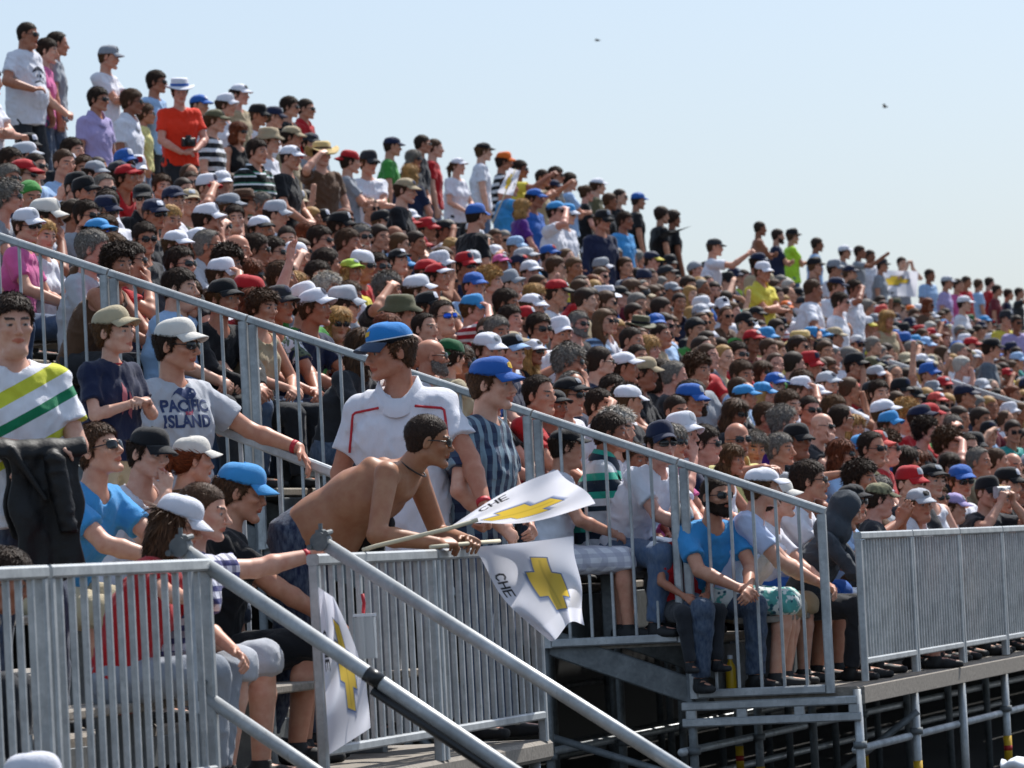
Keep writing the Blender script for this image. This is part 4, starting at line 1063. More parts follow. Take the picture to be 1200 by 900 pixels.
# ------------------------------------------------------------------ who sits where: x y of the head in the photograph, then what they wear
HCODE = dict(d=('short','dark'), b=('short','brown'), l=('short','lbrown'), y=('short','blond'), g=('short','grey'), w=('full','white'), G=('full','grey'), x=('horseshoe','grey'), X=(None,'dark'), r=('receding','dark'), R=('receding','grey'),
  z=('buzz','dark'), Z=('buzz','brown'), c=('curly','dark'), C=('curly','brown'), k=('curly','blond'), Ld=('long','dark'), Lb=('long','brown'), Ly=('long','blond'), Lr=('long','red'), Pd=('pony','dark'), Py=('pony','blond'), Pb=('pony','brown'), Ud=('bun','dark'), Uy=('bun','blond'), Ub=('bun','brown'),
  Bd=('bob','dark'), By=('bob','blond'), Bg=('bob','grey'), Br=('bob','red'), m=('messy','brown'), M=('messy','dark'))
CATALOG = """
20 178 c.lightgrey s t.grey|31 172 c.black t.black|38 196 c.red s t.navy|14 190 h.d s t.grey|52 197 h.z s t.lightblue|86 178 h.d t.black|82 193 h.Z t.lightblue|106 203 c.grey t.navy|112 192 h.b t.khaki|130 199 c.charcoal t.brown
153 206 c.red p.red|80 219 c.black t.white|102 226 c.black t.white|126 238 h.d s t.white|12 210 h.g s t.navy|12 232 h.G s t.grey|44 233 N.green t.white|42 244 c.offwhite t.tan|36 265 c.white s t.pink|82 250 h.Ud s k.black +f|62 278 h.Py t.white +f|107 253 h.d s t.grey|98 277 h.g t.lightgrey|132 281 h.l t.navy
168 232 c.black s p.black|181 251 c.navy s t.charcoal|182 218 h.b t.red|203 234 c.navy t.white|222 238 c.tan t.khaki|226 214 h.Z s t.lightgrey|208 260 h.Uy t.white +f|235 258 c.white t.black|171 280 h.d s t.charcoal|208 288 c.white t.white|167 307 h.d s t.red|212 311 h.d s t.charcoal
25 298 h.d t.lightblue|58 316 h.b k.white +f|108 306 h.c k.brown|143 320 c.black l.black|100 338 h.m k.tan|176 345 h.Br k.white +f|246 222 c.white v.red t.maroon|262 239 c.grey t.grey|286 238 W.brown t.brown|310 240 h.g t.khaki|283 257 h.d t.navy|340 240 c.tan t.tan|330 254 c.lightgrey t.white|367 256 h.By t.pink +f|404 253 h.Br s t.red +f|392 263 c.black t.black|448 262 c.black t.grey
258 266 h.b s t.white|305 270 c.white v.black t.black|246 289 h.R s p.lightgrey|302 293 h.d s t.black|320 296 h.d s t.white|337 281 h.z t.maroon|354 273 h.Br s t.black +f|375 276 h.d s t.grey|408 285 h.b l.navy|433 279 h.g s t.charcoal|348 302 C.white t.navy|382 298 h.d t.white|288 313 h.c t.brown|296 323 h.Br s t.black +f|326 315 h.b t.grey|373 324 h.d t.white|412 319 c.lime h+By t.white +f|425 301 C.white v.red s t.red|443 303 h.d s t.blue|327 334 h.By t.white +f|351 341 h.X t.lightgrey|385 339 h.w t.white +f|268 340 c.charcoal t@leaf_cloth|262 324 c.white t.white|232 332 C.red t.red|303 354 c.white t.navy|330 352 c.white s t.green|374 355 c.lightgrey s t.white|362 375 h.By s t@red_white_cloth +f|412 381 h.Br t.brown +f|460 329 h.G t.black|390 426 h.z t.black y-25 P.knees|425 402 h.Lb s t.charcoal +f
449 271 h.d t.grey|465 286 h.l s t.tan|492 286 h.d t.navy|477 261 c.red t.charcoal|502 265 c.red t.brown|520 269 c.black t.white|556 272 c.white t.navy|559 285 c.lightgrey s t.navy|530 292 h.k t.cream +f|468 306 c.black t.maroon|578 301 c.white t.white|591 311 c.pink t.white +f|545 312 c.red s t.navy|497 315 c.red t.red|615 299 c.lightgrey t.tan|605 291 c.lightblue t.lightblue
523 326 c.red v.white t.tan|483 336 c.white t.black|504 336 c.black t.black|549 334 c.blue t.lightblue|575 331 h.k t.olive|598 334 c.grey t.charcoal|622 321 c.white t.white|626 337 h.By t.khaki +f|655 336 c.red v.black t.white|623 353 c.white p.skyblue|465 359 B.olive t.white|505 361 c.black t.tan|556 363 c.skyblue t@red_white_cloth|527 373 h.r sb t.black|505 386 h.r t.charcoal|594 356 h.d t.grey|590 372 h.d t.white|578 389 h.g t.lightgrey|632 386 h.d s t.white P.clap|656 381 c.white bg t.black|680 380 h.g s bf t.black|713 377 h.b s p.white|740 389 h.z t.lightblue|706 425 h.z s t.navy|728 426 c.white t.white|750 419 h.z t.charcoal|756 437 c.tan h+d t.black|774 425 h.Bd s t.black +f|718 447 h.d t.white|792 441 h.R t.charcoal
530 419 C.darkgreen t.khaki|575 406 c.white t.blue|596 413 c.black v.lightblue t.navy|668 425 h.G s t@bw_stripe_cloth|673 443 h.x t.navy|630 463 h.r t.red|668 463 c.black s t.white|705 476 h.d t.white|652 477 c.black t.maroon|735 471 c.white t.charcoal|750 473 h.c s t.charcoal +f|782 481 h.z t.charcoal|812 466 h.d bf t.slate|818 434 h.C t.grey|730 489 h.w t.white|792 507 c.white t.navy|764 519 c.navy s t.white|787 519 h.Bg s t.pink +f|828 520 h.d s t.charcoal|868 516 h.X s p.cream y-55 P.reach|863 485 h.Lb s t.charcoal +f|815 379 N.black t.green|778 376 h.d s bg t.black|776 393 h.z t.tan|760 401 h.By t.white +f|865 416 h.d s t.red|870 438 h.b t.lightblue|693 352 h.d t.charcoal
730 311 h.b t.navy|709 347 F.white t.red|740 339 c.brown s t.maroon|747 353 h.g t.grey|775 356 h.d s t.skyblue|685 352 h.d t.tan|743 297 c.lightblue t.lightgrey +k|763 299 c.navy v.yellow s p.red P.cross|784 287 c.black t.grey|814 293 N.grey t.orange|828 311 c.black t.white|852 329 c.black t.white|860 321 c.navy t.navy|872 326 h.d s t.lime
935 396 W.straw t.olive|880 386 c.white t.charcoal|883 401 c.red t.maroon|948 421 c.red t.red|910 386 h.Ld s t.olive +f|980 396 c.tan t.grey|1003 404 c.lightgrey v.navy s t.white|972 413 h.b t.blue|952 396 c.skyblue t.blue|965 398 c.skyblue t.white|1025 406 h.G t.charcoal|1014 381 c.white v.yellow t.yellow|895 436 h.Lb s t.green +f|940 441 h.b s t.white|970 451 c.lightgrey t.red|940 457 c.white t.white|1002 431 c.black t.red|1022 431 c.olive t.olive|978 469 h.l t.maroon|945 481 h.z s t.charcoal|928 471 h.b t.black|968 500 h.X s t.charcoal P.chin|988 491 h.r s t.white|934 517 c.black t.black|910 527 h.g t.lightgrey|888 526 h.G t.charcoal +f|988 533 h.Br s t.lightblue +f|1008 527 c.skyblue s t.olive|1025 526 h.r s t.black|1024 509 c.coral t.white|1044 499 c.skyblue l.blue|1032 475 c.white t.white|1030 461 h.d t.navy|1056 461 c.black t.grey|1050 441 h.x t.charcoal|1064 539 h.Ld s t.black +f|1022 561 h.M t.brown
1086 437 c.blue t.navy|1110 454 c.red s t.maroon|1131 465 c.navy t.navy|1152 456 c.lightgrey t.grey|1085 461 h.By t.pink +f|1060 486 h.k s t.white|1080 491 c.navy t.red|1092 483 c.red t.charcoal|1124 487 h.z t.lightblue|1153 489 h.d t.lightblue|1095 506 h.c t.black|1112 521 h.C t.brown|1115 501 h.g s t.grey|1138 526 h.r s t.maroon|1140 511 c.black t.navy|1160 509 c.black t.charcoal|1185 506 h.d s t.teal|1172 541 h.Z t.maroon|1187 546 h.X t.tan|1150 541 h.R t.khaki|1135 551 c.blue s t.white|1115 546 h.Bd s t.black +f
1058 401 c.blue t.charcoal|1072 401 c.skyblue t.lightblue|1083 406 c.lightblue t.lightblue|1090 391 c.red v.white t.white|1078 393 c.red t.pink|1147 389 h.d t.lightgrey|1127 422 h.w t.white|1070 411 h.G t.charcoal|1103 367 h.Lb t.white +f|1108 356 h.d t.red|1192 420 c.lightblue t.charcoal|1175 430 h.d t.grey|1185 412 c.navy t.navy|990 345 h.d s t.lightblue|930 420 h.d t.grey|905 410 h.b t.charcoal
""" + """
33 41 h.z s t.white P.sheavy y-30 pr|68 52 h.r t.grey P.stand y5|56 60 h.d t.pink P.stand2 y0|129 68 c.grey t.white P.scross y-20|116 117 h.d s p.lavender P.stand y-35|155 119 h.b s p.white P.stand y-15|137 149 C.red t@lime_stripe_cloth P.kstand y100 +k|171 134 h.b s t.cream P.kstand +k|192 148 h.Pd s t.cream P.kstand +k|190 98 h.d s t.lightblue P.stand|211 108 F.white b.blue t.flame P.stand2 y-65 cam dn o.3|234 124 c.blue t.white P.stand|-9 96 h.d t.white P.scross
265 124 c.white t.white P.stand|281 111 c.white t.tan P.stand|252 140 c.olive t@bw_stripe_cloth P.stand|280 155 h.Br s k.black P.wstand y-40 +f|302 136 c.black t.white P.stand|321 138 c.navy s t.white P.stand|340 126 h.d s t.black P.stand y-20|359 128 h.z s p.red P.stand y-25|342 161 c.tan t.tan P.stand|301 178 h.d p@green_stripe_cloth P.stand y-40|316 166 B.tan t.white P.stand|364 164 c.charcoal t.grey P.stand|351 187 c.white t.black P.stand2 dn|378 182 W.straw t.brown P.sbrow
411 190 C.red t.grey P.scross y0|432 191 c.charcoal s t.white P.scross y-60|460 172 c.navy t.green P.stand y0|471 218 c.tan t.black P.stand2 y-10 dn|494 169 h.z s t.charcoal P.stand y0|510 174 h.Z t.red P.stand y0|487 187 h.Bg s t.charcoal P.wstand +f|481 203 h.Ly t.navy P.wstand y60 +f|537 195 c.white t.white P.wstand +f|567 178 c.black t.white P.stand y5|591 190 c.orange t@bw_stripe_cloth P.stand y0|610 199 h.d s t.yellow P.spoint y-10|597 216 h.b t.skyblue P.spoint y20|637 209 h.z t.tan P.spoint|652 206 h.d s t.charcoal P.stand|668 213 h.d s t.lightblue P.scross y10|648 221 c.navy t.lightblue P.stand|627 233 c.blue t.blue P.stand|613 244 h.By s t.purple P.wstand y20 +f|652 246 c.skyblue v.white s t.white P.sbrow|664 248 c.skyblue v.white s t.white P.stand|558 249 c.blue t.black P.stand y30
688 227 h.Ub s t.black P.wstand +f|703 219 c.white t.olive P.stand|727 231 h.z s t.black P.stand|713 236 h.b s t.black P.stand|748 236 c.blue t.black P.stand y10|776 253 h.c t.black P.stand y20|790 257 h.c t.black P.stand y20|709 259 c.black s l.navy P.stand y-50|733 259 h.d t.skyblue P.stand|838 290 c.charcoal t.white P.spoint y0
891 268 h.z k.tan P.scross y5 bare|912 277 h.d bf t.navy P.scross y0|929 278 c.black t.neon P.scross y10|958 287 h.d s t.lightblue P.stand y0|894 319 c.white p.yellow P.scross y-45|889 308 c.navy t.tan P.stand|990 296 c.white s t.grey P.stand|1008 296 h.d t.grey P.spoint|1020 301 h.d t.white P.stand|1034 312 c.charcoal t.grey P.stand|1057 309 h.d t.grey P.scam y-60|1090 323 h.d t.lightblue P.stand|957 336 h.Z t.white P.sheavy y0|983 354 h.d s t.white P.stand y-20|980 331 c.navy t.white P.stand|955 309 c.black t.black P.stand|978 316 c.grey t.white P.stand|996 321 c.navy t.white P.stand|1002 337 h.d t.white P.sbrow|1040 374 h.Ly k.tan P.wstand y-60 +f|1110 331 c.lightgrey t.lavender P.stand|1123 334 h.d t.pink P.stand|1133 331 h.d t.red P.stand|1147 334 h.b p.lightblue P.stand y20|1160 332 h.d t.red P.stand y10|1170 341 h.d t.maroon P.stand|1181 345 h.d t.navy P.stand|1195 344 h.d t.charcoal P.sbrow|1130 353 c.white t.white P.stand|1088 358 h.Br s t.brown P.wstand +f|1162 402 c.black t.slate P.stand y-10 dn|1178 371 c.charcoal t.yellow P.stand|1193 379 h.d s t.lavender P.stand y-70
""" + """
666 524 c.black h+d t.white g.shorts@white_check_cloth P.lap y0 r1 @1.68|716 508 h.d p@polo_stripe_cloth g.long.lightgrey P.lap2 y10 r1 @1.50|742 540 h.b t@orange_stripe_cloth g.long.khaki P.kid +k r1 @1.48|764 545 c.navy t.white g.long.lightgrey P.lap y-20 r1 @1.48 cam|840 582 h.z bf s k1 t.skyblue g.long.denim P.knees y-62 r0 @.80|799 612 C.lightgrey t.red g.long.charcoal P.kid +k y-70 r0 @1.02|893 572 c.white t.paleblue g.shorts@tropic_cloth P.knees y-5 r0 @.60|915 585 c.offwhite t.white g.shorts.tan P.knees y-15 r0 @.60|946 563 h.d s t.white g.shorts.blue P.knees y-15 r0 @.60|1052 584 c.olive camo h+d t.charcoal g.shorts.khaki P.lap y0 r0|1082 566 c.red t.charcoal g.long.black P.lap y-60 r0|1107 563 c.black k.white P.lap2 y-40 r0|1138 590 c.lavender t.white P.kid +k y-20 r0|1172 577 c.black t.charcoal P.camera y-50 r0|1195 566 c.black t.black P.lap y-30 r0
"""
# ------------------------------------------------------------------ the crowd on the long stand
CW = dict(white=12, black=8, navy=6, blue=4, red=4, grey=4, lightgrey=4, khaki=2, tan=2, skyblue=2, charcoal=3, olive=1, coral=1, orange=.5, darkgreen=.7, pink=.7)
TW = dict(white=22, black=9, navy=7, grey=6, charcoal=6, lightgrey=5, red=5, lightblue=7, skyblue=4, blue=3, maroon=2, khaki=3, tan=2, green=1.5, brown=2, olive=1.5, offwhite=2, pink=1, teal=1, cream=.8, slate=2, orange=.6, yellow=.6, purple=.6)
PATS = ['bw_stripe_cloth', 'red_white_cloth', 'plaid_cloth', 'dark_plaid_cloth', 'leaf_cloth', 'white_check_cloth', 'dot_cloth', 'green_stripe_cloth']
PATW = {'bw_stripe_cloth': 'black and white striped', 'red_white_cloth': 'red and white striped', 'plaid_cloth': 'blue plaid', 'dark_plaid_cloth': 'dark plaid', 'leaf_cloth': 'grey leaf-print', 'white_check_cloth': 'white checked', 'dot_cloth': 'black dotted', 'green_stripe_cloth': 'black, white and green striped', 'polo_stripe_cloth': 'teal and grey striped', 'orange_stripe_cloth': 'orange and yellow striped', 'lime_stripe_cloth': 'lime green striped', 'camo_cloth': 'camouflage', 'tropic_cloth': 'teal flowered', 'orange': ''}
def pick(d): return rng.choices(list(d), list(d.values()))[0]
SEATED_M = ['lap', 'lap2', 'knees', 'cross', 'chin', 'brow', 'heavy', 'clap', 'lap_b', 'lap2_b', 'knees_b', 'cross_b', 'heavy_b', 'reach', 'wave']; SW = [16, 12, 12, 7, 7, 7, 6, 3, 14, 11, 11, 6, 5, 1.5, 1]
def rand_pose(fem, kid):
    if kid: return 'kid'
    if fem: return rng.choice(['wlap', 'wlean', 'wlap_b'])
    return rng.choices(SEATED_M, SW)[0]
def rand_look(fem=False, kid=False):
    L = dict(skin=rng.choice(SKIN))
    if fem: L['hair'] = (rng.choice(['long', 'bob', 'pony', 'bun', 'long']), pick(dict(dark=4, brown=4, lbrown=3, blond=4, red=2, grey=1)))
    else: L['hair'] = (rng.choices(['short', 'buzz', 'messy', 'receding', 'horseshoe', 'curly', None], [12, 5, 3, 5, 2, 1.2, 1.2])[0], pick(dict(dark=9, brown=6, lbrown=3, grey=4, blond=1, white=.7)))
    if rng.random() < (.25 if fem else .40):
        L['hat'] = rng.choices(['cap', 'bush', 'brim', 'fedora'], [30, 1.2, 1.0, .6])[0]
        L['hatc'] = pick(CW) if L['hat'] == 'cap' else rng.choice(['straw', 'khaki', 'olive', 'white'])
        if L['hat'] == 'cap' and rng.random() < .12: L['visc'] = pick(CW)
        L['captilt'] = rng.uniform(-6, 8); L['capv'] = rng.choice([0, 1, 1, 2]); L['badge'] = rng.choice([None, None, None, 'white', 'white', 'black', 'red', 'navy', 'lightgrey', 'grey']) if L['hat'] == 'cap' else None; L['capyaw'] = rng.gauss(0, 9) if rng.random() > .07 else 180 + rng.gauss(0, 12)
    if rng.random() < .42: L['shades'] = True if rng.random() > .05 else 'blue'
    if not fem and not kid and rng.random() < .09: L['beard'] = rng.choice(['full', 'goatee'])
    st = rng.choices(['tee', 'polo', 'tank', 'long'], [20, 7, 1.5 if not fem else 6, 1.2])[0]
    L['top'] = (st, pick(TW))
    if rng.random() < .09 and st in ('tee', 'polo'): L['top'] = (st, 'pat', rng.choice(PATS))
    L['legs'] = rng.choices([('long', 'jeans'), ('long', 'denim'), ('shorts', 'khaki'), ('shorts', 'charcoal'), ('shorts', 'white'), ('long', 'charcoal')], [6, 6, 3, 2, 1, 2])[0]
    return L
def parse(line):
    t = line.split(); e = dict(x=float(t[0]), y=float(t[1]), row=None, pose=None, yaw=None, fem=False, kid=False, x_=set(), at=None)
    L = dict(skin=rng.choice(SKIN), hair=('short', 'dark'), legs=('long', rng.choice(['jeans', 'denim', 'charcoal'])))
    L['hair'] = (rng.choice(['short', 'buzz', 'short']), rng.choice(['dark', 'brown', 'dark', 'lbrown']))
    STY = dict(t='tee', p='polo', k='tank', l='long')
    for q in t[2:]:
        if q == 's': L['shades'] = True
        elif q == 'sb': L['shades'] = 'blue'
        elif q in ('bf', 'bg'): L['beard'] = 'full' if q == 'bf' else 'goatee'
        elif q == 'k1': L['skin'] = SKIN[1]
        elif q == '+f': e['fem'] = True
        elif q == '+k': e['kid'] = True
        elif q[0] == 'r' and q[1:].isdigit(): e['row'] = int(q[1:])
        elif q[0] == 'y' and q[1:].lstrip('-').isdigit(): e['yaw'] = float(q[1:])
        elif q[0] == 'o' and q[1:2] == '.': e['zo'] = float(q[1:])
        elif q[0] == '@': e['at'] = tuple(float(v) for v in q[1:].split(','))
        elif q.startswith('P.'): e['pose'] = q[2:]
        elif q.startswith('h.') or q.startswith('h+'): L['hair'] = HCODE[q[2:]]
        elif q.startswith('c.'): L.update(hat='cap', hatc=q[2:], capyaw=rng.gauss(0, 8), captilt=rng.uniform(-6, 8), capv=rng.choice([0, 1, 1, 2]), badge=rng.choice([None, None, None, 'white', 'black', 'lightgrey', 'grey', 'navy']))
        elif q.startswith('C.'): L.update(hat='cap', hatc=q[2:], capyaw=178)
        elif q.startswith('v.'): L['visc'] = q[2:]
        elif q.startswith('b.'): L['bandc'] = q[2:]
        elif q[:2] in ('F.', 'W.', 'B.', 'N.'): L.update(hat=dict(F='fedora', W='brim', B='bush', N='beanie')[q[0]], hatc=q[2:], bandc='brown' if q[0] == 'W' else 'black')
        elif q.startswith('g.'):
            z = q[2:]
            L['legs'] = (z.split('@')[0], 'pat', z.split('@')[1]) if '@' in z else tuple(z.split('.'))
        elif q[1:2] == '.': L['top'] = (STY[q[0]], q[2:])
        elif q[1:2] == '@': L['top'] = (STY[q[0]], 'pat', q[2:])
        else: e['x_'].add(q)
    if e['fem'] and L['hair'][0] in ('short', 'buzz') and 'hat' in L: L['hair'] = ('pony', 'brown')
    if 'bare' in e['x_']: L['top'] = None
    if L.get('hat') == 'beanie' and L['hatc'] == 'black': L['hatm'] = 'dot_cloth'
    if 'camo' in e['x_']: L['hatm'] = 'camo_cloth'
    e['look'] = L; return e
def rotz(v, a): c, s = math.cos(a), math.sin(a); return V(c * v[0] - s * v[1], s * v[0] + c * v[1], v[2])

people = []            # dict(pose, look, loc, yaw, scale, row, s, cat)
for line in CATALOG.replace('\n', '|').split('|'):
    if not line.strip(): continue
    e = parse(line)
    pose = e['pose'] or rand_pose(e['fem'], e['kid'])
    stand = POSES[pose].get('stand')
    yaw = deg(e['yaw']) if e['yaw'] is not None else deg(rng.gauss(-26, 14))
    hc = J_of(pose)['hc']; o = rotz(hc, yaw); o = V(o @ Dv, o @ Uv, o[2])
    useat = .60; zo = e.get('zo', .05) if stand else 0
    s, u, z = at_slope(e['x'], e['y'], ZB + zo - SL * useat + o[2] - SL * o[1], SL)
    if stand and (u - o[1]) < 6.3 * RUN:
        zo = 0; s, u, z = at_slope(e['x'], e['y'], ZB + zo - SL * useat + o[2] - SL * o[1], SL)
    row = e['row'] if e['row'] is not None else int(max(0, min(NR + 1 if stand else NR - 1, round((u - o[1] - useat) / RUN))))
    res = (u - o[1]) - (row * RUN + useat)
    ub = row * RUN + useat + max(-.15, min(.15, res * .5))
    s, u, z = at_u(e['x'], e['y'], ub + o[1])
    if stand and row == NR + 1: zo = max(0, min(.6, z - o[2] - ZB - row * RISE))
    zt = ZB + row * RISE + zo
    if e['at']:
        s, u, z = at_u(e['x'], e['y'], e['at'][0]); ub = u - o[1]
    sc_ = max(.87, min(1.02 if not e['at'] else 1.06, (z - zt) / o[2]))
    people.append(dict(pose=pose, look=e['look'], yaw=yaw, scale=sc_, row=row, s=s - o[0], u=ub, cat=True, stand=stand, zo=zo, x_=e['x_'], fem=e['fem'], kid=e['kid'], fix=bool(e['at'])))
for p in people:
    if not p['fix']: p['s'] = max(p['s'], S0 + .32)
for r in range(NR + 2):   # keep neighbours in a row from sharing a seat
    q = [p for p in people if p['row'] == r]
    for it in range(40):
        q.sort(key=lambda p: p['s'])
        for a, b in zip(q, q[1:]):
            if a['fix'] or b['fix']: continue
            g = .35 - (b['s'] - a['s'])
            if g > 0: a['s'] -= g * .5; b['s'] += g * .5
        for p in q: p['s'] = p['s'] if p['fix'] else max(p['s'], S0 + .32)
ncat = len(people)
for r in range(NR):
    u0 = r * RUN + .60; zt = ZB + r * RISE
    occ = sorted(p['s'] for p in people if p['row'] == r)
    s = S0 + .34 + rng.uniform(0, .15)
    while s < S1 - 1:
        x, y, k = proj(W(s, u0, zt + 1.1))
        if x > 1235: break
        if x > -70 and all(abs(s - q) > .40 for q in occ) and rng.random() < .95:
            fem = rng.random() < .22; kid = (not fem) and rng.random() < .05
            pose = rand_pose(fem, kid)
            people.append(dict(pose=pose, look=rand_look(fem, kid), yaw=deg(rng.gauss(-26, 22)), scale=rng.uniform(.89, 1.01), row=r, s=s, u=u0 + rng.uniform(-.06, .06), cat=False, stand=False, x_=set(), fem=fem, kid=kid, fix=False))
        s += rng.uniform(.43, .51)
for p in people:
    if p['row'] == 0 and not p['fix']: p['u'] += .09
    p['loc'] = W(p['s'], p['u'], ZB + p['row'] * RISE + p.get('zo', 0))
    hc = J_of(p['pose'])['hc']; p['hw'] = p['loc'] + rotz(hc, p['yaw']) * p['scale']
    p['px'], p['py'], p['k'] = proj(p['hw'])
people = [p for p in people if p['px'] < 1225 and p['py'] < 800]
for p in people: p['rank'] = p['k'] * (1.7 if p['stand'] else (1.12 if p['cat'] else 1)) * (1 if -20 < p['px'] < 1210 else .3)
people.sort(key=lambda p: -p['rank'])
N_IND = 300 - 15
solo, mass = people[:N_IND], people[N_IND:]
print('people', len(people), 'catalogued', ncat)

# ---- words for each
CN = dict(offwhite='off-white', lightgrey='light grey', skyblue='sky blue', lightblue='light blue', darkgreen='dark green', neon='neon yellow', flame='bright orange-red', charcoal='dark grey', jeans='blue', denim='dark blue', slate='slate grey', lime='lime green', navy='navy')
def cn(c): return CN.get(c, c)
def describe(p):
    L = p['look']; a = []
    hat = L.get('hat')
    if hat:
        w = dict(cap='cap', fedora='banded hat', brim='wide-brimmed hat', bush='bush hat', beanie='headscarf')[hat]
        h = (('camouflage ' if L.get('hatm') == 'camo_cloth' else 'black dotted ' if L.get('hatm') == 'dot_cloth' else cn(L['hatc']) + ' ') + w)
        if hat == 'cap' and abs(L.get('capyaw', 0)) > 90: h = 'backward ' + h
        if L.get('visc') and L['visc'] != L['hatc']: h += f" with {cn(L['visc'])} peak"
    else: h = None
    t = L.get('top')
    if t:
        cw = PATW[t[2]] if len(t) > 2 else cn(t[1])
        top = cw + ' ' + dict(tee='T-shirt', polo='polo shirt', tank='tank top', long='long-sleeved top')[t[0]]
    else: top = None
    b = 'standing' if p['stand'] else 'seated'
    if p['pose'] in ('cross', 'scross', 'cross_b'): b += ' with folded arms'
    elif p['pose'] in ('brow', 'sbrow'): b = b + ' with hand at brow'
    elif p['pose'] in ('spoint', 'reach'): b = b + ' with arm outstretched'
    elif p['pose'] in ('camera', 'scam'): b = b + ' with hands raised'
    elif p['pose'] in ('knees', 'wlean', 'knees_b'): b = b + ' leaning forward'
    elif p['pose'] == 'chin': b = b + ' with hand at chin'
    elif p['pose'] == 'wave': b = b + ' waving'
    elif p['pose'] == 'clap': b = b + ' clapping'
    who = 'child' if p['kid'] else 'person'
    bits = [x for x in ((h if h else 'bareheaded'),) if x]
    head = (f'{who} in {h}' if h else f'bareheaded {who}')
    sg = (', sunglasses' if h else ' in sunglasses') if L.get('shades') else ''
    tp = (f' and {top}' if (h or sg) else f' in {top}') if top else (' and no shirt' if h or sg else ' without a shirt')
    return head + sg + tp, b
ORD = ['front', 'second', 'third', 'fourth', 'fifth', 'sixth', 'seventh', 'eighth', 'ninth', 'tenth', 'eleventh', 'twelfth', 'thirteenth', 'top', 'uppermost']
for p in solo: p['d'], p['b'] = describe(p)
from collections import Counter
cnt = Counter(p['d'] for p in people if True for _ in [0] if 'd' in p)
used = set()
def hatword(p):
    L = p['look']
    if L.get('hat') and L['hatc'] not in ('black', 'white', 'navy', 'grey', 'charcoal', 'lightgrey', 'tan'): return f"the {cn(L['hatc'])} {dict(cap='cap', fedora='banded hat', brim='wide hat', bush='bush hat', beanie='headscarf')[L['hat']]}"
    t = L.get('top')
    if t and t[0] in ('tee', 'polo', 'tank') and (len(t) > 2 or t[1] not in ('white', 'black', 'navy', 'grey', 'charcoal', 'lightgrey', 'brown', 'tan')): return f"the {PATW[t[2]] if len(t) > 2 else cn(t[1])} {dict(tee='T-shirt', polo='polo', tank='tank top')[t[0]]}"
    if L.get('hat'): return f"the {cn(L['hatc'])} {dict(cap='cap', fedora='banded hat', brim='wide hat', bush='bush hat', beanie='headscarf')[L['hat']]}"
    return None
def wc(t): return len(t.replace('-', ' ').split())
def label_for(p):
    cand = []
    near = sorted((q for q in solo if q is not p and hatword(q)), key=lambda q: (q['px'] - p['px'])**2 + (q['py'] - p['py'])**2)[:7]
    cand.append(f"{p['d']}, {p['b']}")
    rows = f"{ORD[p['row']]} row"
    for q in near:
        rel = 'beside' if q['row'] == p['row'] else ('behind' if q['row'] < p['row'] else 'before')
        cand.append(f"{p['d']}, {p['b'].split(' ')[0]} {rel} {hatword(q)}")
    for q in near:
        rel = 'beside' if q['row'] == p['row'] else ('behind' if q['row'] < p['row'] else 'before')
        cand.append(f"{p['d']}, {rows}, {rel} {hatword(q)}")
    for i, q in enumerate(near):
        for q2 in near[i + 1:]: cand.append(f"{p['d']}, between {hatword(q)} and {hatword(q2)}")
    for q in near:
        rel = 'beside' if q['row'] == p['row'] else ('behind' if q['row'] < p['row'] else 'before')
        cand.append(f"{p['d'].replace(', sunglasses', '').replace(' in sunglasses and', ' in')} {rel} {hatword(q)}")
    base_many = cnt[p['d']] > 1
    for i, c in enumerate(cand):
        if i == 0 and base_many: continue
        if c not in used and 4 <= wc(c) <= 16: used.add(c); return c
    for c in sorted(cand, key=wc):
        if c not in used: used.add(c); return c
    return cand[-1]
for p in solo:
    yaw, L = p['yaw'], p['look']
    if 'dn' in p['x_']: pass
    lab = label_for(p)
    o = person(p['pose'], L, p['loc'], yaw, p['scale'], lab, 'spectators on the long grandstand')
    p['obj'] = o

# ---- everyone farther off: one mass
def tri(Q):
    Q = np.asarray(Q); return np.concatenate([Q[:, [0, 1, 2]], Q[:, [0, 2, 3]]]) if Q.shape[1] == 4 else Q
def of_mesh(me):
    P = np.empty(len(me.vertices) * 3, f32); me.vertices.foreach_get('co', P); me.calc_loop_triangles()
    T = np.empty(len(me.loop_triangles) * 3, np.int32); me.loop_triangles.foreach_get('vertices', T); return P.reshape(-1, 3), T.reshape(-1, 3)
def low_limbs(pose):
    J = J_of(pose); lo, hi = body_bounds(J); F = Field(lo, hi, .019); A = J['S']
    for n in 'lr':
        s, e, w = J['s' + n], J['e' + n], J['w' + n]
        F.add(seg(s + (e - s) * .3, e, .047 * A, .040 * A), .02); F.add(seg(e, w, .041 * A, .029 * A), .012)
        hd = nrm(J['p'].get('d' + n, w - e)); F.add(seg(w, w + hd * .13 * A, .032 * A, .03 * A), .02)
    F.add(seg(J['neck'] - J['d1'] * .03, J['nt'], .056 * A, .052 * A), .02)
    P, Q = F.mesh(); return P, tri(Q)
def low_head(kind):
    F = Field((-.13, -.11, -.15), (.14, .11, .14), .0105); x, y, z = F.xyz((slice(None),)*3); F.v[:] = head_d(x, y, z, kind); P, Q = F.mesh()
    return P, tri(Q), face_paint(P)
def low(key, fn): return shared(('low', key), fn)
def low_lens():
    P = []; T = []
    for s in (1, -1):
        n = len(P)
        for i in range(5):
            for j in range(3):
                y = (.008 + .013 * i); z = -.016 + .018 * j
                P.append((.1055 - 5.2 * y * y, s * y, z))
        for i in range(4):
            for j in range(2):
                a = n + i * 3 + j; T += [(a, a + 3, a + 4), (a, a + 4, a + 1)]
    return np.array(P, f32), np.array(T)
VP, VT, VC = [], [], []; base = 0
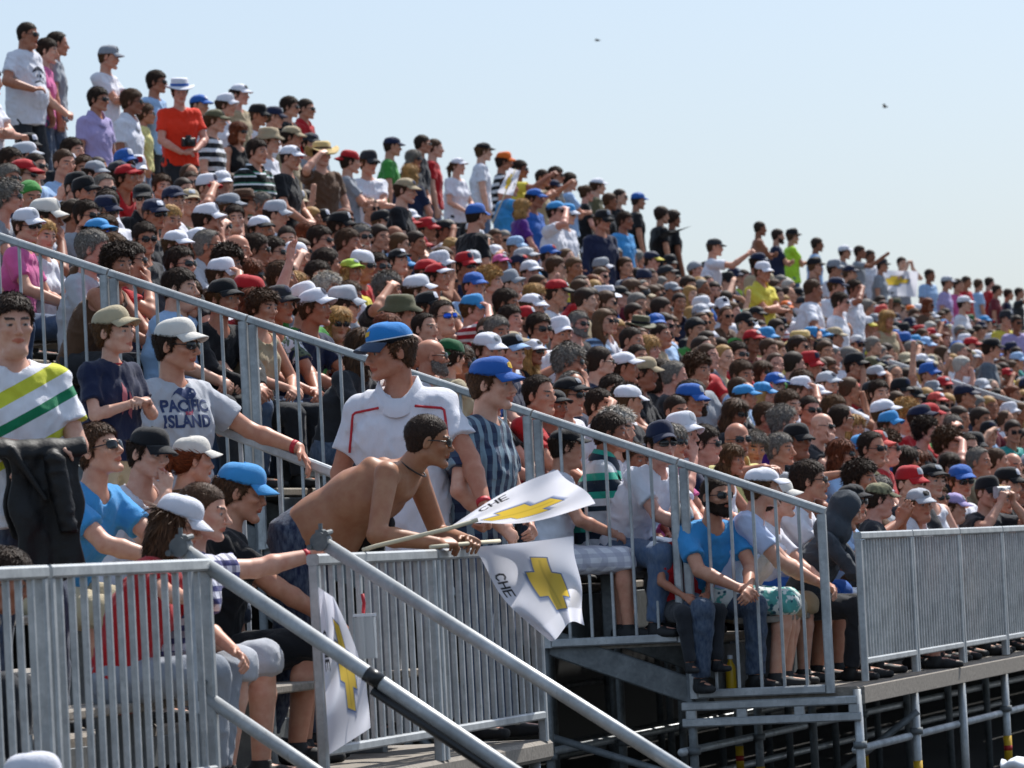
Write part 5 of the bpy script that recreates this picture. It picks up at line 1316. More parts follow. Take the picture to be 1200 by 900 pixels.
def put(P, T, col, M):
    global base
    P = np.asarray(P) @ M[:3, :3].T + M[:3, 3]
    VP.append(P.astype(f32)); VT.append(np.asarray(T) + base); base += len(P)
    c = np.ones((len(P), 4), f32); c[:, :3] = col; VC.append(c)
A = acc()
CAPL = [[of_mesh(m) for m in c] for c in A['cap']]; BADL = [of_mesh(m) for m in A['badge']]
PATC = dict(bw_stripe_cloth=('white', 'black'), red_white_cloth=('red', 'white'), plaid_cloth=('lightblue', 'denim'), dark_plaid_cloth=('navy', 'slate'), leaf_cloth=('lightgrey', 'olive'), white_check_cloth=('white', 'lightgrey'), dot_cloth=('black', 'black'), green_stripe_cloth=('black', 'green'), lime_stripe_cloth=('lime', 'olive'))
for p in mass:
    L = p['look']; J = J_of(p['pose']); B = np.array(Matrix.Translation(Vector(p['loc'])) @ Matrix.Rotation(p['yaw'], 4, 'Z') @ Matrix.Scale(p['scale'], 4)); HM = B @ np.array(J['HM'])
    sk = np.array(L['skin'])
    put(*low(('limb', p['pose']), lambda: low_limbs(p['pose'])), sk, B)
    P, T, fp = low(('head', J['kind']), lambda: low_head(J['kind']))
    c = np.tile(sk, (len(P), 1)); br = fp[:, :1]; c = c * (1 - br) + br * .03; c *= 1 - .3 * fp[:, 1:2]; e = np.maximum(fp[:, 2:3], fp[:, 3:4]); c = c * (1 - e) + .08 * e
    put(P, T, c, HM)
    hat = L.get('hat'); hs, hc_ = L['hair']
    capped = hat in ('cap', 'fedora', 'brim', 'bush', 'beanie')
    if hs: put(*low(('hair', hs, capped), lambda: (lambda r: (r[0], tri(r[1])))(hair_field(hs, h=.0115, capped=capped))), HAIRC[hc_], HM)
    if L.get('beard'): put(*low(('beard', L['beard']), lambda: (lambda r: (r[0], tri(r[1])))(beard_field(L['beard'], .009))), HAIRC[hc_], HM)
    if hat == 'cap':
        R = np.array(Matrix.Rotation(deg(L.get('capyaw', 0)), 4, 'Z') @ Matrix.Rotation(deg(L.get('captilt', 0)), 4, 'Y') @ Matrix.Scale(1.03, 4))
        vi = L.get('capv', 0); put(*CAPL[vi][0], COL[L['hatc']], HM @ R); put(*CAPL[vi][1], COL[L.get('visc', L['hatc'])], HM @ R)
        if L.get('badge'): put(*BADL[vi], COL[L['badge']], HM @ R)
    elif capped:
        m, b = A['hats'][hat]; put(*low(('hat', hat), lambda: of_mesh(m)), COL[L['hatc']], HM @ np.diag([1.03, 1.03, 1.03, 1]))
        if b: put(*low(('band', hat), lambda: of_mesh(b)), COL[L.get('bandc', 'black')], HM @ np.diag([1.03, 1.03, 1.03, 1]))
    if L.get('shades'): put(*low('lens', low_lens), (.01, .01, .012), HM)
    t = L.get('top')
    if t:
        st = {'polo': 'tee'}.get(t[0], t[0])
        P, T = low(('top', p['pose'], st), lambda: (lambda r: (r[0], tri(r[1])))(shirt_mesh(J, st, .019, seed=hash_(p['pose']))))
        if len(t) > 2:
            a, b = PATC.get(t[2], ('white', 'grey')); m = (np.sin(P[:, 2:3] * 90) > 0); col = np.where(m, np.array(COL[a]), np.array(COL[b]))
        else: col = COL[t[1]]
        put(P, T, col, B)
    else: put(*low(('bare', p['pose']), lambda: (lambda r: (r[0], tri(r[1])))(shirt_mesh(J, 'tee', .019, loose=.3))), sk, B)
    lg = L.get('legs') or ('long', 'jeans')
    put(*low(('leg', p['pose'], lg[0]), lambda: (lambda r: (r[0], tri(r[1])))(pants_mesh(J, lg[0], .026))), COL.get(lg[1], (.2, .2, .2)), B)
if VP:
    o = link('crowd', raw('crowd', np.concatenate(VP), np.concatenate(VT), 'crowd_mix', True, None, np.concatenate(VC)))
    tag(o, 'dense mass of spectators in caps and sunglasses filling the far rows of the stand', 'crowd', None, 'stuff')
    print('crowd verts', base, 'people in mass', len(mass))
print('t crowd', round(time.time() - T0, 1))
# ------------------------------------------------------------------ the people on the near platform
def deckz(u): return -.055 if u < .98 else (.16 if u < 1.72 else .36)
def to_local(Pw, loc, yaw, scale=1.): return rotz((np.asarray(Pw) - loc), -yaw) / scale
def diag(pts, k, lo, hi, axis='Y'):
    def f(nt):
        s = coordz(nt); w = mth(nt, 'MULTIPLY_ADD', s.outputs[axis], -k, s.outputs['Z'])
        m = nd(nt, 'ShaderNodeMapRange'); m.inputs[1].default_value = lo; m.inputs[2].default_value = hi; lk(nt, w, m.inputs[0])
        r = nd(nt, 'ShaderNodeValToRGB'); r.color_ramp.interpolation = 'CONSTANT'; e = r.color_ramp.elements
        while len(e) < len(pts): e.new(.5)
        for q, (p, c) in zip(e, pts): q.position = (p - lo) / (hi - lo); q.color = (*srgb(c), 1)
        lk(nt, m.outputs[0], r.inputs[0]); return r.outputs[0]
    return f
fabric('diagonal_band_cloth', diag([(1.0, '#e4e5ec'), (1.095, '#c8cc3e'), (1.13, '#e4e5ec'), (1.225, '#187a52'), (1.268, '#e4e5ec'), (1.335, '#cfd142'), (1.395, '#e4e5ec')], .48, 1.0, 1.55))
fabric('blue_black_cap', diag([(0, '#12141a'), (.064, '#dfe6ee'), (.068, '#2a7fc6')], .0, 0, .2))
def hero_at(s, u, yaw, z=None): return W(s, u, deckz(u) if z is None else z), deg(yaw)
def mk(p, look, loc, yaw, scale, label, h=.0048, **kw):
    o, J = hero(p, look, loc, yaw, label, h, **kw); o.scale = (scale,) * 3; return o, J
def shirt_of(o): return next(c for c in o.children if c.name.startswith(('shirt', 'tank')))
from mathutils.bvhtree import BVHTree
def on_front(o, verts2, faces, name, matname, zc, yc=0, lift=.0025, par=None):
    """lay flat shapes (x to the wearer's left, y up) on the front of a garment"""
    sh = par or shirt_of(o); t = BVHTree.FromPolygons([v.co for v in sh.data.vertices], [tuple(p.vertices) for p in sh.data.polygons])
    P = []
    for x, y in verts2:
        h = t.ray_cast(Vector((1.2, yc + x, zc + y)), Vector((-1, 0, 0)))[0]
        P.append((h.x + lift, yc + x, zc + y) if h else (.1, yc + x, zc + y))
    return link(name, raw(name, P, faces, matname, True), sh)
def text_shape(txt, size, bold=.0):
    cu = bpy.data.curves.new('t', 'FONT'); cu.body = txt; cu.size = size; cu.align_x = 'CENTER'; cu.offset = bold; cu.resolution_u = 3
    ob = bpy.data.objects.new('t', cu); C.objects.link(ob); bpy.context.view_layer.update()
    dg = bpy.context.evaluated_depsgraph_get(); me = ob.evaluated_get(dg).to_mesh()
    import bmesh
    bm = bmesh.new(); bm.from_mesh(me); bmesh.ops.triangulate(bm, faces=bm.faces); bmesh.ops.subdivide_edges(bm, edges=bm.edges, cuts=1)
    bm.verts.index_update(); v = [(a.co.x, a.co.y) for a in bm.verts]; f = [tuple(a.index for a in q.verts) for q in bm.faces]; bm.free()
    ob.evaluated_get(dg).to_mesh_clear(); bpy.data.objects.remove(ob); bpy.data.curves.remove(cu); return v, f
def poly_shape(polys, n=3):
    import bmesh
    bm = bmesh.new()
    for pl in polys: bm.faces.new([bm.verts.new((x, y, 0)) for x, y in pl])
    bmesh.ops.triangulate(bm, faces=bm.faces); bmesh.ops.subdivide_edges(bm, edges=bm.edges, cuts=2); bmesh.ops.triangulate(bm, faces=bm.faces); bm.verts.index_update()
    v = [(a.co.x, a.co.y) for a in bm.verts]; f = [tuple(a.index for a in q.verts) for q in bm.faces]; bm.free(); return v, f
plain('navy_print', '#2c3c66', .8, bmp=0); plain('red_print', '#b0405a', .8, bmp=0); plain('rose_print', '#a8606a', .8, bmp=0); plain('dark_print', '#23283a', .8, bmp=0); plain('silver_print', '#9fb0c4', .8, bmp=0)
def wristband(o, J, n, matname='red_band'):
    w, e = J['w' + n], J['e' + n]; u = nrm(e - w); m = MB(); m.tube([w + u * .012, w + u * .034], .0305 * J['S'], 14); link('wristband', m.mesh('wristband', matname, True), o)

# man holding a leather jacket
loc, yaw = hero_at(-.40, 1.03, -72)
pL = P_(STND, lean=(-1, 3, 12), hl=(.24, .06, 1.06), hr=(.25, .06, 1.13), dl=(.3, -.9, 0), dr=(.35, .9, 0), el=(-.5, .9, -.3), er=(-.3, -.8, -.5), head=(2, 3, 0), hem=.10)
hL, JL = mk(pL, dict(skin=SKIN[3], hair=('short', 'dark'), top=('tee', 'pat', 'diagonal_band_cloth'), legs=('long', 'denim'), loose=1.5), loc, yaw, .955, 'man in white T-shirt with yellow and green bands holding a black leather jacket')
hL['label'] = 'person in white T-shirt with yellow and green bands, leather jacket over the forearm'
F = Field((-.15, -.26, -.60), (.18, .26, .12), .0065)
x, y, z = F.xyz((slice(None),)*3)
wv = .020 * np.sin(y * 34 + z * 5 + 1.2 * vnoise(x * 0, y * 6, z * 5, 2)) * np.clip(.25 - z * 1.6, .2, 1) + .012 * vnoise(x * 0, y * 22, z * 9, 4)
front = np.abs(x - .052 - wv) - .011 - .004 * np.abs(vnoise(x * 30, y * 30, z * 24, 3)); back = np.abs(x + .040 + wv * .7) - .011
lo_f = -.50 + .055 * np.sin(y * 11) + .9 * np.clip(-y - .06, 0, 1); lo_b = -.36 + .04 * np.sin(y * 15 + 1) + 1.0 * np.clip(-y - .02, 0, 1)
hw = .142 + .04 * z
d = smin(smax(smax(front, lo_f - z, .008), z - .015, .01), smax(smax(back, lo_b - z, .008), z - .015, .01), .012)
d = smax(d, np.abs(y - .01) - hw - .012 * np.sin(z * 26), .010)
over = np.abs(np.sqrt((x - .004)**2 + (z - .005)**2) - .052 - wv * .5) - .012
d = smin(d, smax(smax(over, -z - .0, .01), np.abs(y) - .172, .01), .014)
sl_ = seg(V(.082, .04, -.02), V(.088, .085, -.30), .040, .034)[2](x, y, z) + .012 * np.abs(vnoise(x * 22, y * 18, z * 26, 6)) - .004
d = smin(d, smax(sl_, -.285 - z, .006), .010)
d = smin(d, seg(V(.070, -.12, .03), V(.078, .0, -.16), .016, .011)[2](x, y, z), .010)
F.v[:] = d
jk = link('jacket', raw('jacket', *F.mesh(), 'leather')); jk.location = loc + rotz(V(.245, .04, 1.10) * .955, yaw); jk.rotation_euler = (0, 0, yaw)
tag(jk, 'black leather jacket draped over the forearm of the person in the banded T-shirt', 'jacket')

# boy on the bench
loc, yaw = hero_at(1.72, 1.42, -42, .62)
pB = P_(POSES['kstand'], hl=(.21, .02, .92), hr=(.20, -.03, .92), dl=(.3, -.8, .2), dr=(.3, .8, .2), el=(-.3, .8, -.7), er=(-.3, -.8, -.7), head=(14, 0, 2), cl=50, cr=50)
hB, JB = mk(pB, dict(skin=SKIN[3], hair=('short', 'lbrown'), hat='cap', hatc='khaki', hatm='camo_cap', captilt=-6, top=('tee', 'navy'), legs=('shorts', 'khaki')) if False else dict(skin=SKIN[3], hair=('short', 'lbrown'), hat='cap', hatc='khaki', captilt=-8, top=('tee', 'navy'), legs=('shorts', 'khaki')), loc, yaw, .925, 'child in khaki cap and navy T-shirt with red neckline, hands together, standing')
on_front(hB, *poly_shape([[(-.03, -.06), (-.005, -.02), (.0, .06), (-.02, .09), (-.035, .03)], [(.01, -.05), (.035, -.08), (.03, .0), (.012, .05)]]), 'print', 'rose_print', .93)
m = MB(); q = np.array(JB['NM'])[:3, 3]; m.lathe([(.058, .0), (.062, .004), (.058, .010)], 24, .95, 1., (0, 0, 0), False); link('neckline', m.mesh('neckline', 'red_band', True), shirt_of(hB), JB['NM'] @ Matrix.Translation((.006, 0, .002)) @ Matrix.Scale(.90, 4))

# man in the grey printed T-shirt, hand on the rail
loc, yaw = hero_at(2.98, 1.60, -52); scl = .985
ph = to_local(W(3.2, 1.075, 1.285), loc, yaw, scl)
pG = P_(STND, lean=(0, 5, 12), hl=ph, hr=(.05, -.26, .90), el=(-.4, .5, -.5), er=(-.5, -.5, 0), dr=(.15, 0, -1), dl=(.55, .1, -.75), pl=(0, -.4, -1), cl=14, head=(26, 3, 0), hem=.08, tw=6)
hG, JG = mk(pG, dict(skin=SKIN[1], hair=('short', 'dark'), hat='cap', hatc='offwhite', captilt=-3, shades=True, top=('tee', 'lightgrey'), legs=('long', 'jeans'), loose=1.6), loc, yaw, scl, 'person in beige cap, sunglasses and grey T-shirt printed with a bird, hand on rail')
on_front(hG, *text_shape('PACIFIC', .074, .0028), 'print', 'navy_print', 1.328, .0)
on_front(hG, *text_shape('ISLAND', .078, .0028), 'print', 'navy_print', 1.256, .0)
on_front(hG, *text_shape('surf', .03, .0012), 'print', 'red_print', 1.312, .01)
on_front(hG, *poly_shape([[(-.085, -.03), (-.06, .004), (-.03, .022), (.02, .026), (.055, .016), (.065, -.005), (.04, -.028), (.0, -.03), (-.03, -.012), (-.05, .0), (-.07, -.012)], [(.0, -.028), (.012, -.028), (.006, -.055), (-.004, -.055)], [(.028, -.026), (.04, -.026), (.045, -.055), (.034, -.055)]]), 'print', 'navy_print', 1.412, .005)
wristband(hG, JG, 'l')

# man in the white polo shirt, looking away
loc, yaw = hero_at(2.9, .50, -98); scl = 1.06
hp = to_local(W(2.62, .01, .83), loc, yaw, scl)
pW = P_(STND, lean=(-1, 4, 12), hl=hp, hr=(.03, -.27, .90), el=(-.6, .6, -.1), er=(-.5, -.5, 0), dr=(.15, 0, -1), dl=(.5, .2, -.9), pl=(0, -1, 0), cl=55, head=(-58, 4, 0), hem=.13)
hW, JW = mk(pW, dict(skin=SKIN[2], hair=('short', 'brown'), hat='cap', hatc='skyblue', hatm='blue_black_cap', visc='denim', captilt=4, top=('polo', 'white'), legs=('long', 'grey'), loose=1.35), loc, yaw, scl, 'person in blue and black cap and white polo shirt with red piping, looking away')
sh = shirt_of(hW)
t = BVHTree.FromPolygons([v.co for v in sh.data.vertices], [tuple(p.vertices) for p in sh.data.polygons])
for sg in (1, -1):
    path = []
    for k in range(20):
        f = k / 19
        if f < .35: q = (sg * (.075 + .115 * f / .35), 1.40 - .015 * f / .35)
        else: g = (f - .35) / .65; q = (sg * (.19 + .045 * g), 1.385 - .27 * g)
        h = t.ray_cast(Vector((1.2, q[0], q[1])), Vector((-1, 0, 0)))[0]
        if h: path.append((h.x + .001, q[0], q[1]))
    m = MB(); m.tube(path, .0055, 6); link('piping', m.mesh('piping', 'red_band', True), sh)
wristband(hW, JW, 'l')
on_front(hW, *poly_shape([[(-.02, -.012), (.02, -.006), (.02, .014), (-.02, .010)]]), 'emblem', 'gold_cloth', .098, .0, par=next(c for c in hW.children if c.name.startswith('cap')))

# man in the royal blue cap at the platform's end
loc, yaw = hero_at(3.08, .23, -24)
pC = P_(STND, lean=(3, 8, 14), hl=(.20, .12, 1.0), hr=(.18, -.16, .98), el=(-.3, .8, -.5), er=(-.3, -.8, -.5), head=(4, 2, 0), cl=40, cr=40)
hC, JC = mk(pC, dict(skin=SKIN[3], hair=('short', 'brown'), hat='cap', hatc='blue', captilt=2, top=('tee', 'pat', 'dark_plaid_cloth'), legs=('long', 'jeans'), loose=1.7), loc, yaw, .965, 'person in royal blue cap with gold badge and dark plaid shirt at platform end')
on_front(hC, *poly_shape([[(-.028, -.010), (-.012, -.010), (-.012, -.016), (.012, -.016), (.012, -.010), (.028, -.010), (.028, .008), (.012, .008), (.012, .016), (-.012, .016), (-.012, .008), (-.028, .008)]]), 'emblem', 'gold_cloth', .10, .0, par=next(c for c in hC.children if c.name.startswith('cap')))

# shirtless man leaning on the barrier
loc, yaw = hero_at(1.9, .66, -16)
e1 = to_local(hit(512, 637, Uv, Uv @ O0 - .01), loc, yaw); e2 = to_local(hit(548, 634, Uv, Uv @ O0 - .02), loc, yaw)
pS = P_(STND, hip=(0, 0, .93), lean=(57, 66, 40), hr=e1, hl=e2, er=(-.2, -.55, -.9), el=(.1, .5, -.9), belly=.012, sw=1.16, dr=(.5, .75, .05), dl=(.5, -.75, .05), cr=40, cl=40, head=(18, 6, 4), bare=True, hs=.94, fl=(-.06, .13, .08), fr=(-.16, -.14, .08), shrug=.03)
hS, JS = mk(pS, dict(skin=srgb('#a87a5c'), hair=('buzz', 'dark'), shades=True, top=None, legs=('long', 'navy', 'denim')), loc, yaw, 1.0, 'person without a shirt, in sunglasses and jeans, leaning forearms on the barrier', .0048)
m = MB(); c0 = JS['neck']; R_ = nrm(JS['nt'] - c0); sd = nrm(np.cross(R_, V(0, 1, 0))); m.tube([c0 + R_ * .035 + (V(0, 1, 0) * math.cos(a) + sd * math.sin(a)) * .066 + (V(0, 0, -.05) if math.sin(a) > .8 else 0) for a in np.linspace(0, 2 * math.pi, 28)], .0035, 6); link('necklace', m.mesh('necklace', 'black_plastic', True), hS)
F = Field((-.2, -.16, -.24), (.2, .16, .12), .009); x, y, z = F.xyz((slice(None),)*3)
d = smin(econe(V(-.02, 0, .05), V(0, 0, -.2), .13, .09, .10, .06, V(1, 0, 0))[2](x, y, z), seg(V(-.1, 0, .04), V(.12, .02, -.02), .06)[2](x, y, z), .04) + .014 * np.abs(vnoise(x * 16, y * 16, z * 9, 2)) - .005
F.v[:] = d
bt = link('shirt', raw('shirt', *F.mesh(), 'cloth'), None, None, COL['black']); bt.location = hit(432, 610, Dv, Dv @ O0 + 1.95); bt.rotation_euler = (0, 0, yaw); bt.scale = (.62, .6, .62)
tag(bt, 'black shirt bunched over the thigh of the shirtless person leaning on the barrier', 'shirt')

def seated(seatz, deck, u, s, yaw, base, look, label, headxy=None, scl=1., hd=None, **kw):
    """someone on a platform bench; headxy pulls s so that the head stands where the photo has it"""
    q = dict(POSES[base]); hz = seatz - deck + .088
    lazy = {k: v for k, v in kw.items() if callable(v)}; kw = {k: v for k, v in kw.items() if not callable(v)}
    q['hip'] = (0, 0, hz); dz = hz - .515
    for k in ('hl', 'hr'):
        v = np.array(q[k], float); v[2] += dz; q[k] = v
    q.update(kw)
    ya = deg(yaw)
    if headxy:
        J = skel(q); o = rotz(J['hc'], ya) * scl; u_h = u + o @ Uv
        ss, uu, zz = at_u(*headxy, u_h); s = ss - o @ Dv; scl *= max(.9, min(1.1, (zz - deck) / (J['hc'][2] * scl)))
    if kw.get('mouth'):
        J = skel(q); q['hr'] = J['hc'] + J['HR'] @ V(.145, -.02, -.175); q['dr'] = J['HR'] @ V(-.25, .15, 1)
    loc = W(s, u, deck)
    for k in ('hl', 'hr'):
        if k in lazy: q[k] = lazy[k](loc, ya, scl)
    o, J = mk(q, look, loc, ya, scl, label)
    return o, J
# the bench behind
hA, JA = seated(.62, .16, 1.38, .4, -32, 'knees', dict(skin=SKIN[0], hair=('short', 'brown'), shades=True, top=('tee', 'skyblue'), legs=('shorts', 'khaki')), 'bareheaded person in sunglasses and sky blue T-shirt leaning forward, below the leather jacket', (122, 528), head=(2, -14, 0), hr=(.62, -.03, .70), hl=(.64, .05, .72))
seated(.62, .16, 1.38, 1.1, -42, 'chin', dict(skin=SKIN[3], hair=('short', 'dark'), hat='cap', hatc='black', captilt=6, top=('tank', 'white'), legs=('shorts', 'charcoal')), 'person in black cap and white sleeveless shirt with a hand at the mouth', (180, 532), mouth=True, head=(4, 8, -4))
seated(.62, .16, 1.38, 1.8, 10, 'wlean', dict(skin=SKIN[0], hair=('pony', 'red'), hat='cap', hatc='offwhite', top=('tank', 'brown'), legs=('shorts', 'denim')), 'person in beige cap with a red ponytail, turned away, on the bench', (232, 540), head=(10, 2, 0))
# the bench in front
seated(.29, -.055, 1.0, 1.4, 5, 'knees', dict(skin=SKIN[1], hair=('short', 'brown'), hat='cap', hatc='skyblue', captilt=6, top=('tee', 'black'), legs=('shorts', 'black')), 'person in bright blue cap and black shorts beside the plaid shirt', (282, 578), lean=(6, 14, 16), head=(-6, 10, 0))
def reach(loc, ya, scl): return to_local(hit(436, 641, Dv, Dv @ O0 + .55), loc, ya, scl)
hP, JP = seated(.29, -.055, .62, .15, -14, 'knees', dict(skin=SKIN[3], hair=('buzz', 'brown'), top=('tee', 'pat', 'plaid_cloth'), legs=('shorts', 'lightgrey'), loose=1.4), 'bareheaded person in blue plaid shirt reaching out with a flag pole', (243, 600), lean=(12, 24, 10), sf=.07, tw=28, head=(6, 8, 0), hr=(.38, -.12, .50), hl=reach, el=(-.1, .5, -.9), cl=70, dl=(1, -.15, .1), pl=(0, -1, -.3))
wristband(hP, JP, 'l')
hg = lambda loc, ya, scl: to_local(W(-1.24, -.02, .60), loc, ya, scl)
seated(.29, -.055, .60, -.6, -8, 'wlean', dict(skin=SKIN[0], hair=('long', 'brown'), hat='cap', hatc='white', captilt=10, top=('tee', 'red'), legs=('long', 'grey')), 'person in white cap with long dark hair and red top, gripping the barrier post', (212, 614), hr=hg, er=(.2, -.6, -.8), cr=70, head=(4, 16, 0))
seated(.29, -.055, .66, -2.25, -6, 'kid', dict(skin=SKIN[4], hair=('short', 'dark'), top=('tee', 'charcoal'), legs=('long', 'charcoal')), 'bareheaded child in dark clothes hunched low behind the nearest barrier', None, .95, lean=(22, 40, 26), head=(0, 24, 0))
r = root('backpack', 'dark backpack standing on the planks behind the barrier', 'backpack', W(-2.5, .42, -.055))
F = Field((-.16, -.19, -.01), (.16, .19, .46), .008); x, y, z = F.xyz((slice(None),)*3)
d = econe(V(0, 0, .10), V(-.02, 0, .33), .15, .10, .12, .075, V(0, 1, 0), 3)[2](x, y, z); d = smin(d, econe(V(.08, 0, .09), V(.075, 0, .20), .11, .05, .10, .04, V(0, 1, 0), 3)[2](x, y, z), .015) + .006 * np.abs(vnoise(x * 20, y * 20, z * 16, 4)); d = smax(d, -z, .004)
F.v[:] = d
link('bag_body', raw('bag_body', *F.mesh(), 'cloth'), r, None, COL['charcoal'])
mb = MB(); mb.tube([(-.02, -.03, .40), (-.02, -.03, .44), (-.02, .03, .44), (-.02, .03, .40)], .008, 8); link('handle', mb.mesh('handle', 'black_plastic', True), r)
# the cap at the lower left edge
loc = np.array([-1.545, 14.9, -1.08])
person('kstand', dict(skin=SKIN[3], hair=('short', 'brown'), hat='cap', hatc='white', captilt=2, top=('tee', 'lightgrey'), legs=('shorts', 'khaki')), loc, deg(-8), .965, 'child in a plain white cap on the ground before the nearest barrier')
# small finds on the crowd
big = min(solo, key=lambda p: (p['px'] - 33)**2 + (p['py'] - 41)**2)['obj']
on_front(big, *poly_shape([[(-.10, .0), (-.06, .05), (.0, .07), (.06, .05), (.10, .0), (.05, .02), (.0, .03), (-.05, .02)], [(-.04, -.01), (-.01, -.01), (-.01, -.04), (-.035, -.035)], [(.01, -.01), (.04, -.01), (.035, -.035), (.01, -.04)], [(-.08, -.10), (.0, -.08), (.08, -.11), (.07, -.085), (.0, -.06), (-.07, -.08)]]), 'print', 'dark_print', 1.27, 0)
def cam_body(name, Pw, yaw, label, silver=False, lens=.05):
    r = root(name, label, 'camera', Pw); ya = yaw; f = rotz(V(1, 0, 0), ya); sd = rotz(V(0, 1, 0), ya)
    mt = 'galvanised_steel' if silver else 'black_plastic'
    q = Part(); P0_ = np.asarray(Pw); q.bar(P0_ - sd * .065, P0_ + sd * .065, .085, .05, Zv); q.under('camera_body', mt, r)
    if not silver:
        q = Part(); q.bar(P0_ + Zv * .04, P0_ + Zv * .068, .05, .05, sd); q.under('viewfinder', mt, r)
    q = Part(); q.tube([P0_ + f * .02, P0_ + f * (.02 + lens)], .034, 18); q.under('lens_barrel', mt, r, True)
    return r
cams = {}
for p in solo:
    if 'cam' in p['x_'] or (p['pose'] == 'camera' and p['cat']):
        f = rotz(V(1, 0, 0), p['yaw'])
        if p['pose'] == 'camera': cam_body('camera', p['hw'] + f * .15 * p['scale'] + Zv * .0, p['yaw'], 'compact silver camera held up before the person in the black cap', True, .025)
        elif p['stand']:
            o = cam_body('camera', p['hw'] + f * .16 - Zv * .50, p['yaw'], 'black camera hanging on a strap over the orange-red T-shirt', False, .06)
        else: cam_body('camera', p['loc'] + f * .36 + Zv * .76, p['yaw'], 'black camera held in the lap of the person in the navy cap', False, .06)
# a dark hooded figure against the dense barrier
hooded = P_(POSES['knees'], head=(10, 18, 0))
J = skel(hooded); o_ = rotz(J['hc'], deg(-12)); s_, u_, z_ = at_u(1000, 612, .60 + o_ @ Uv); lc = W(s_ - o_ @ Dv, .60, ZB)
hd, Jh = mk(hooded, dict(skin=SKIN[1], hair=None, top=('long', 'hoodgrey'), legs=('long', 'charcoal')) | {'hair': (None, 'dark')}, lc, deg(-12), max(.9, min(1.08, (z_ - ZB) / J['hc'][2])), 'person in a dark grey hooded top with the hood up, leaning forward', .0065)
F = Field((-.24, -.2, -.28), (.16, .2, .18), .007); x, y, z = F.xyz((slice(None),)*3)
d = smin(ell((-.02, 0, .02), (.126, .112, .130))[2](x, y, z), ell((-.06, 0, -.15), (.14, .165, .13))[2](x, y, z), .05) + .010 * np.abs(vnoise(x * 16, y * 16, z * 9, 4)); d = smax(d, -ell((.085, 0, -.03), (.09, .068, .10))[2](x, y, z), .012) + .006 * np.abs(vnoise(x * 22, y * 22, z * 14))
F.v[:] = d
link('hood', raw('hood', *F.mesh(), 'cloth'), shirt_of(hd), Jh['HM'], COL['hoodgrey'])
# ------------------------------------------------------------------ flags, bag, bottle, bin, birds
GOLD, INK, BLUE = np.array(srgb('#dcbc4a')), np.array(srgb('#1c1d24')), np.array(srgb('#3b5f94'))
def seg_d(a, b, p, q):
    p, q = np.array(p), np.array(q); d = q - p; t = np.clip(((a - p[0]) * d[0] + (b - p[1]) * d[1]) / (d @ d), 0, 1); return np.hypot(a - p[0] - t * d[0], b - p[1] - t * d[1])
LET = {'C': [((.9, .85), (.6, 1)), ((.6, 1), (.25, .9)), ((.25, .9), (.1, .5)), ((.1, .5), (.25, .1)), ((.25, .1), (.6, 0)), ((.6, 0), (.9, .15))], 'H': [((.1, 0), (.1, 1)), ((.9, 0), (.9, 1)), ((.1, .5), (.9, .5))], 'E': [((.1, 0), (.1, 1)), ((.1, 0), (.85, 0)), ((.1, .5), (.75, .5)), ((.1, 1), (.85, 1))],
  'V': [((.05, 1), (.5, 0)), ((.5, 0), (.95, 1))], 'R': [((.1, 0), (.1, 1)), ((.1, 1), (.7, 1)), ((.7, 1), (.85, .75)), ((.85, .75), (.7, .5)), ((.7, .5), (.1, .5)), ((.5, .5), (.9, 0))], 'O': [((.1, .3), (.1, .7)), ((.1, .7), (.5, 1)), ((.5, 1), (.9, .7)), ((.9, .7), (.9, .3)), ((.9, .3), (.5, 0)), ((.5, 0), (.1, .3))], 'L': [((.1, 1), (.1, 0)), ((.1, 0), (.85, 0))], 'T': [((.5, 0), (.5, 1)), ((0, 1), (1, 1))]}
def flag_print(a, b, word='CHE', la=.26, lw=.075, lb=.06, lh=.11, flip=False):
    """a along the fly, b up the hoist; colour of a white flag with a gold cross emblem and dark capitals"""
    col = np.tile(np.array(srgb('#e6e7f0')), (len(a), 1))
    def soft(d, c, w=.006):
        nonlocal col
        k = np.clip(.5 - d / w, 0, 1)[:, None]; col = col * (1 - k) + c * k
    x, y = a - .50, b - .60
    xs = x - .25 * y
    bow = np.minimum(np.maximum(np.abs(xs) - .30, np.abs(y) - .088), np.maximum(np.abs(xs) - .13, np.abs(y) - .185))
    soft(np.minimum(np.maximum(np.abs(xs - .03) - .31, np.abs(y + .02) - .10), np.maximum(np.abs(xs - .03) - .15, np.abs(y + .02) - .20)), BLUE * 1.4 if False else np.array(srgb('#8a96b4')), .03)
    soft(bow - .012, BLUE); soft(bow, GOLD); soft(np.maximum(bow + .03, np.abs(y) - .012), GOLD * .75, .02)
    d = np.full(len(a), 1.)
    for i, ch in enumerate(word):
        o = la + i * lw * 1.18
        for p, q in LET[ch]:
                y1, y2 = (1 - p[1], 1 - q[1]) if flip else (p[1], q[1])
                d = np.minimum(d, seg_d(a, b, (o + p[0] * lw, lb + y1 * lh), (o + q[0] * lw, lb + y2 * lh)))
    soft(d - .010, INK, .008)
    return col
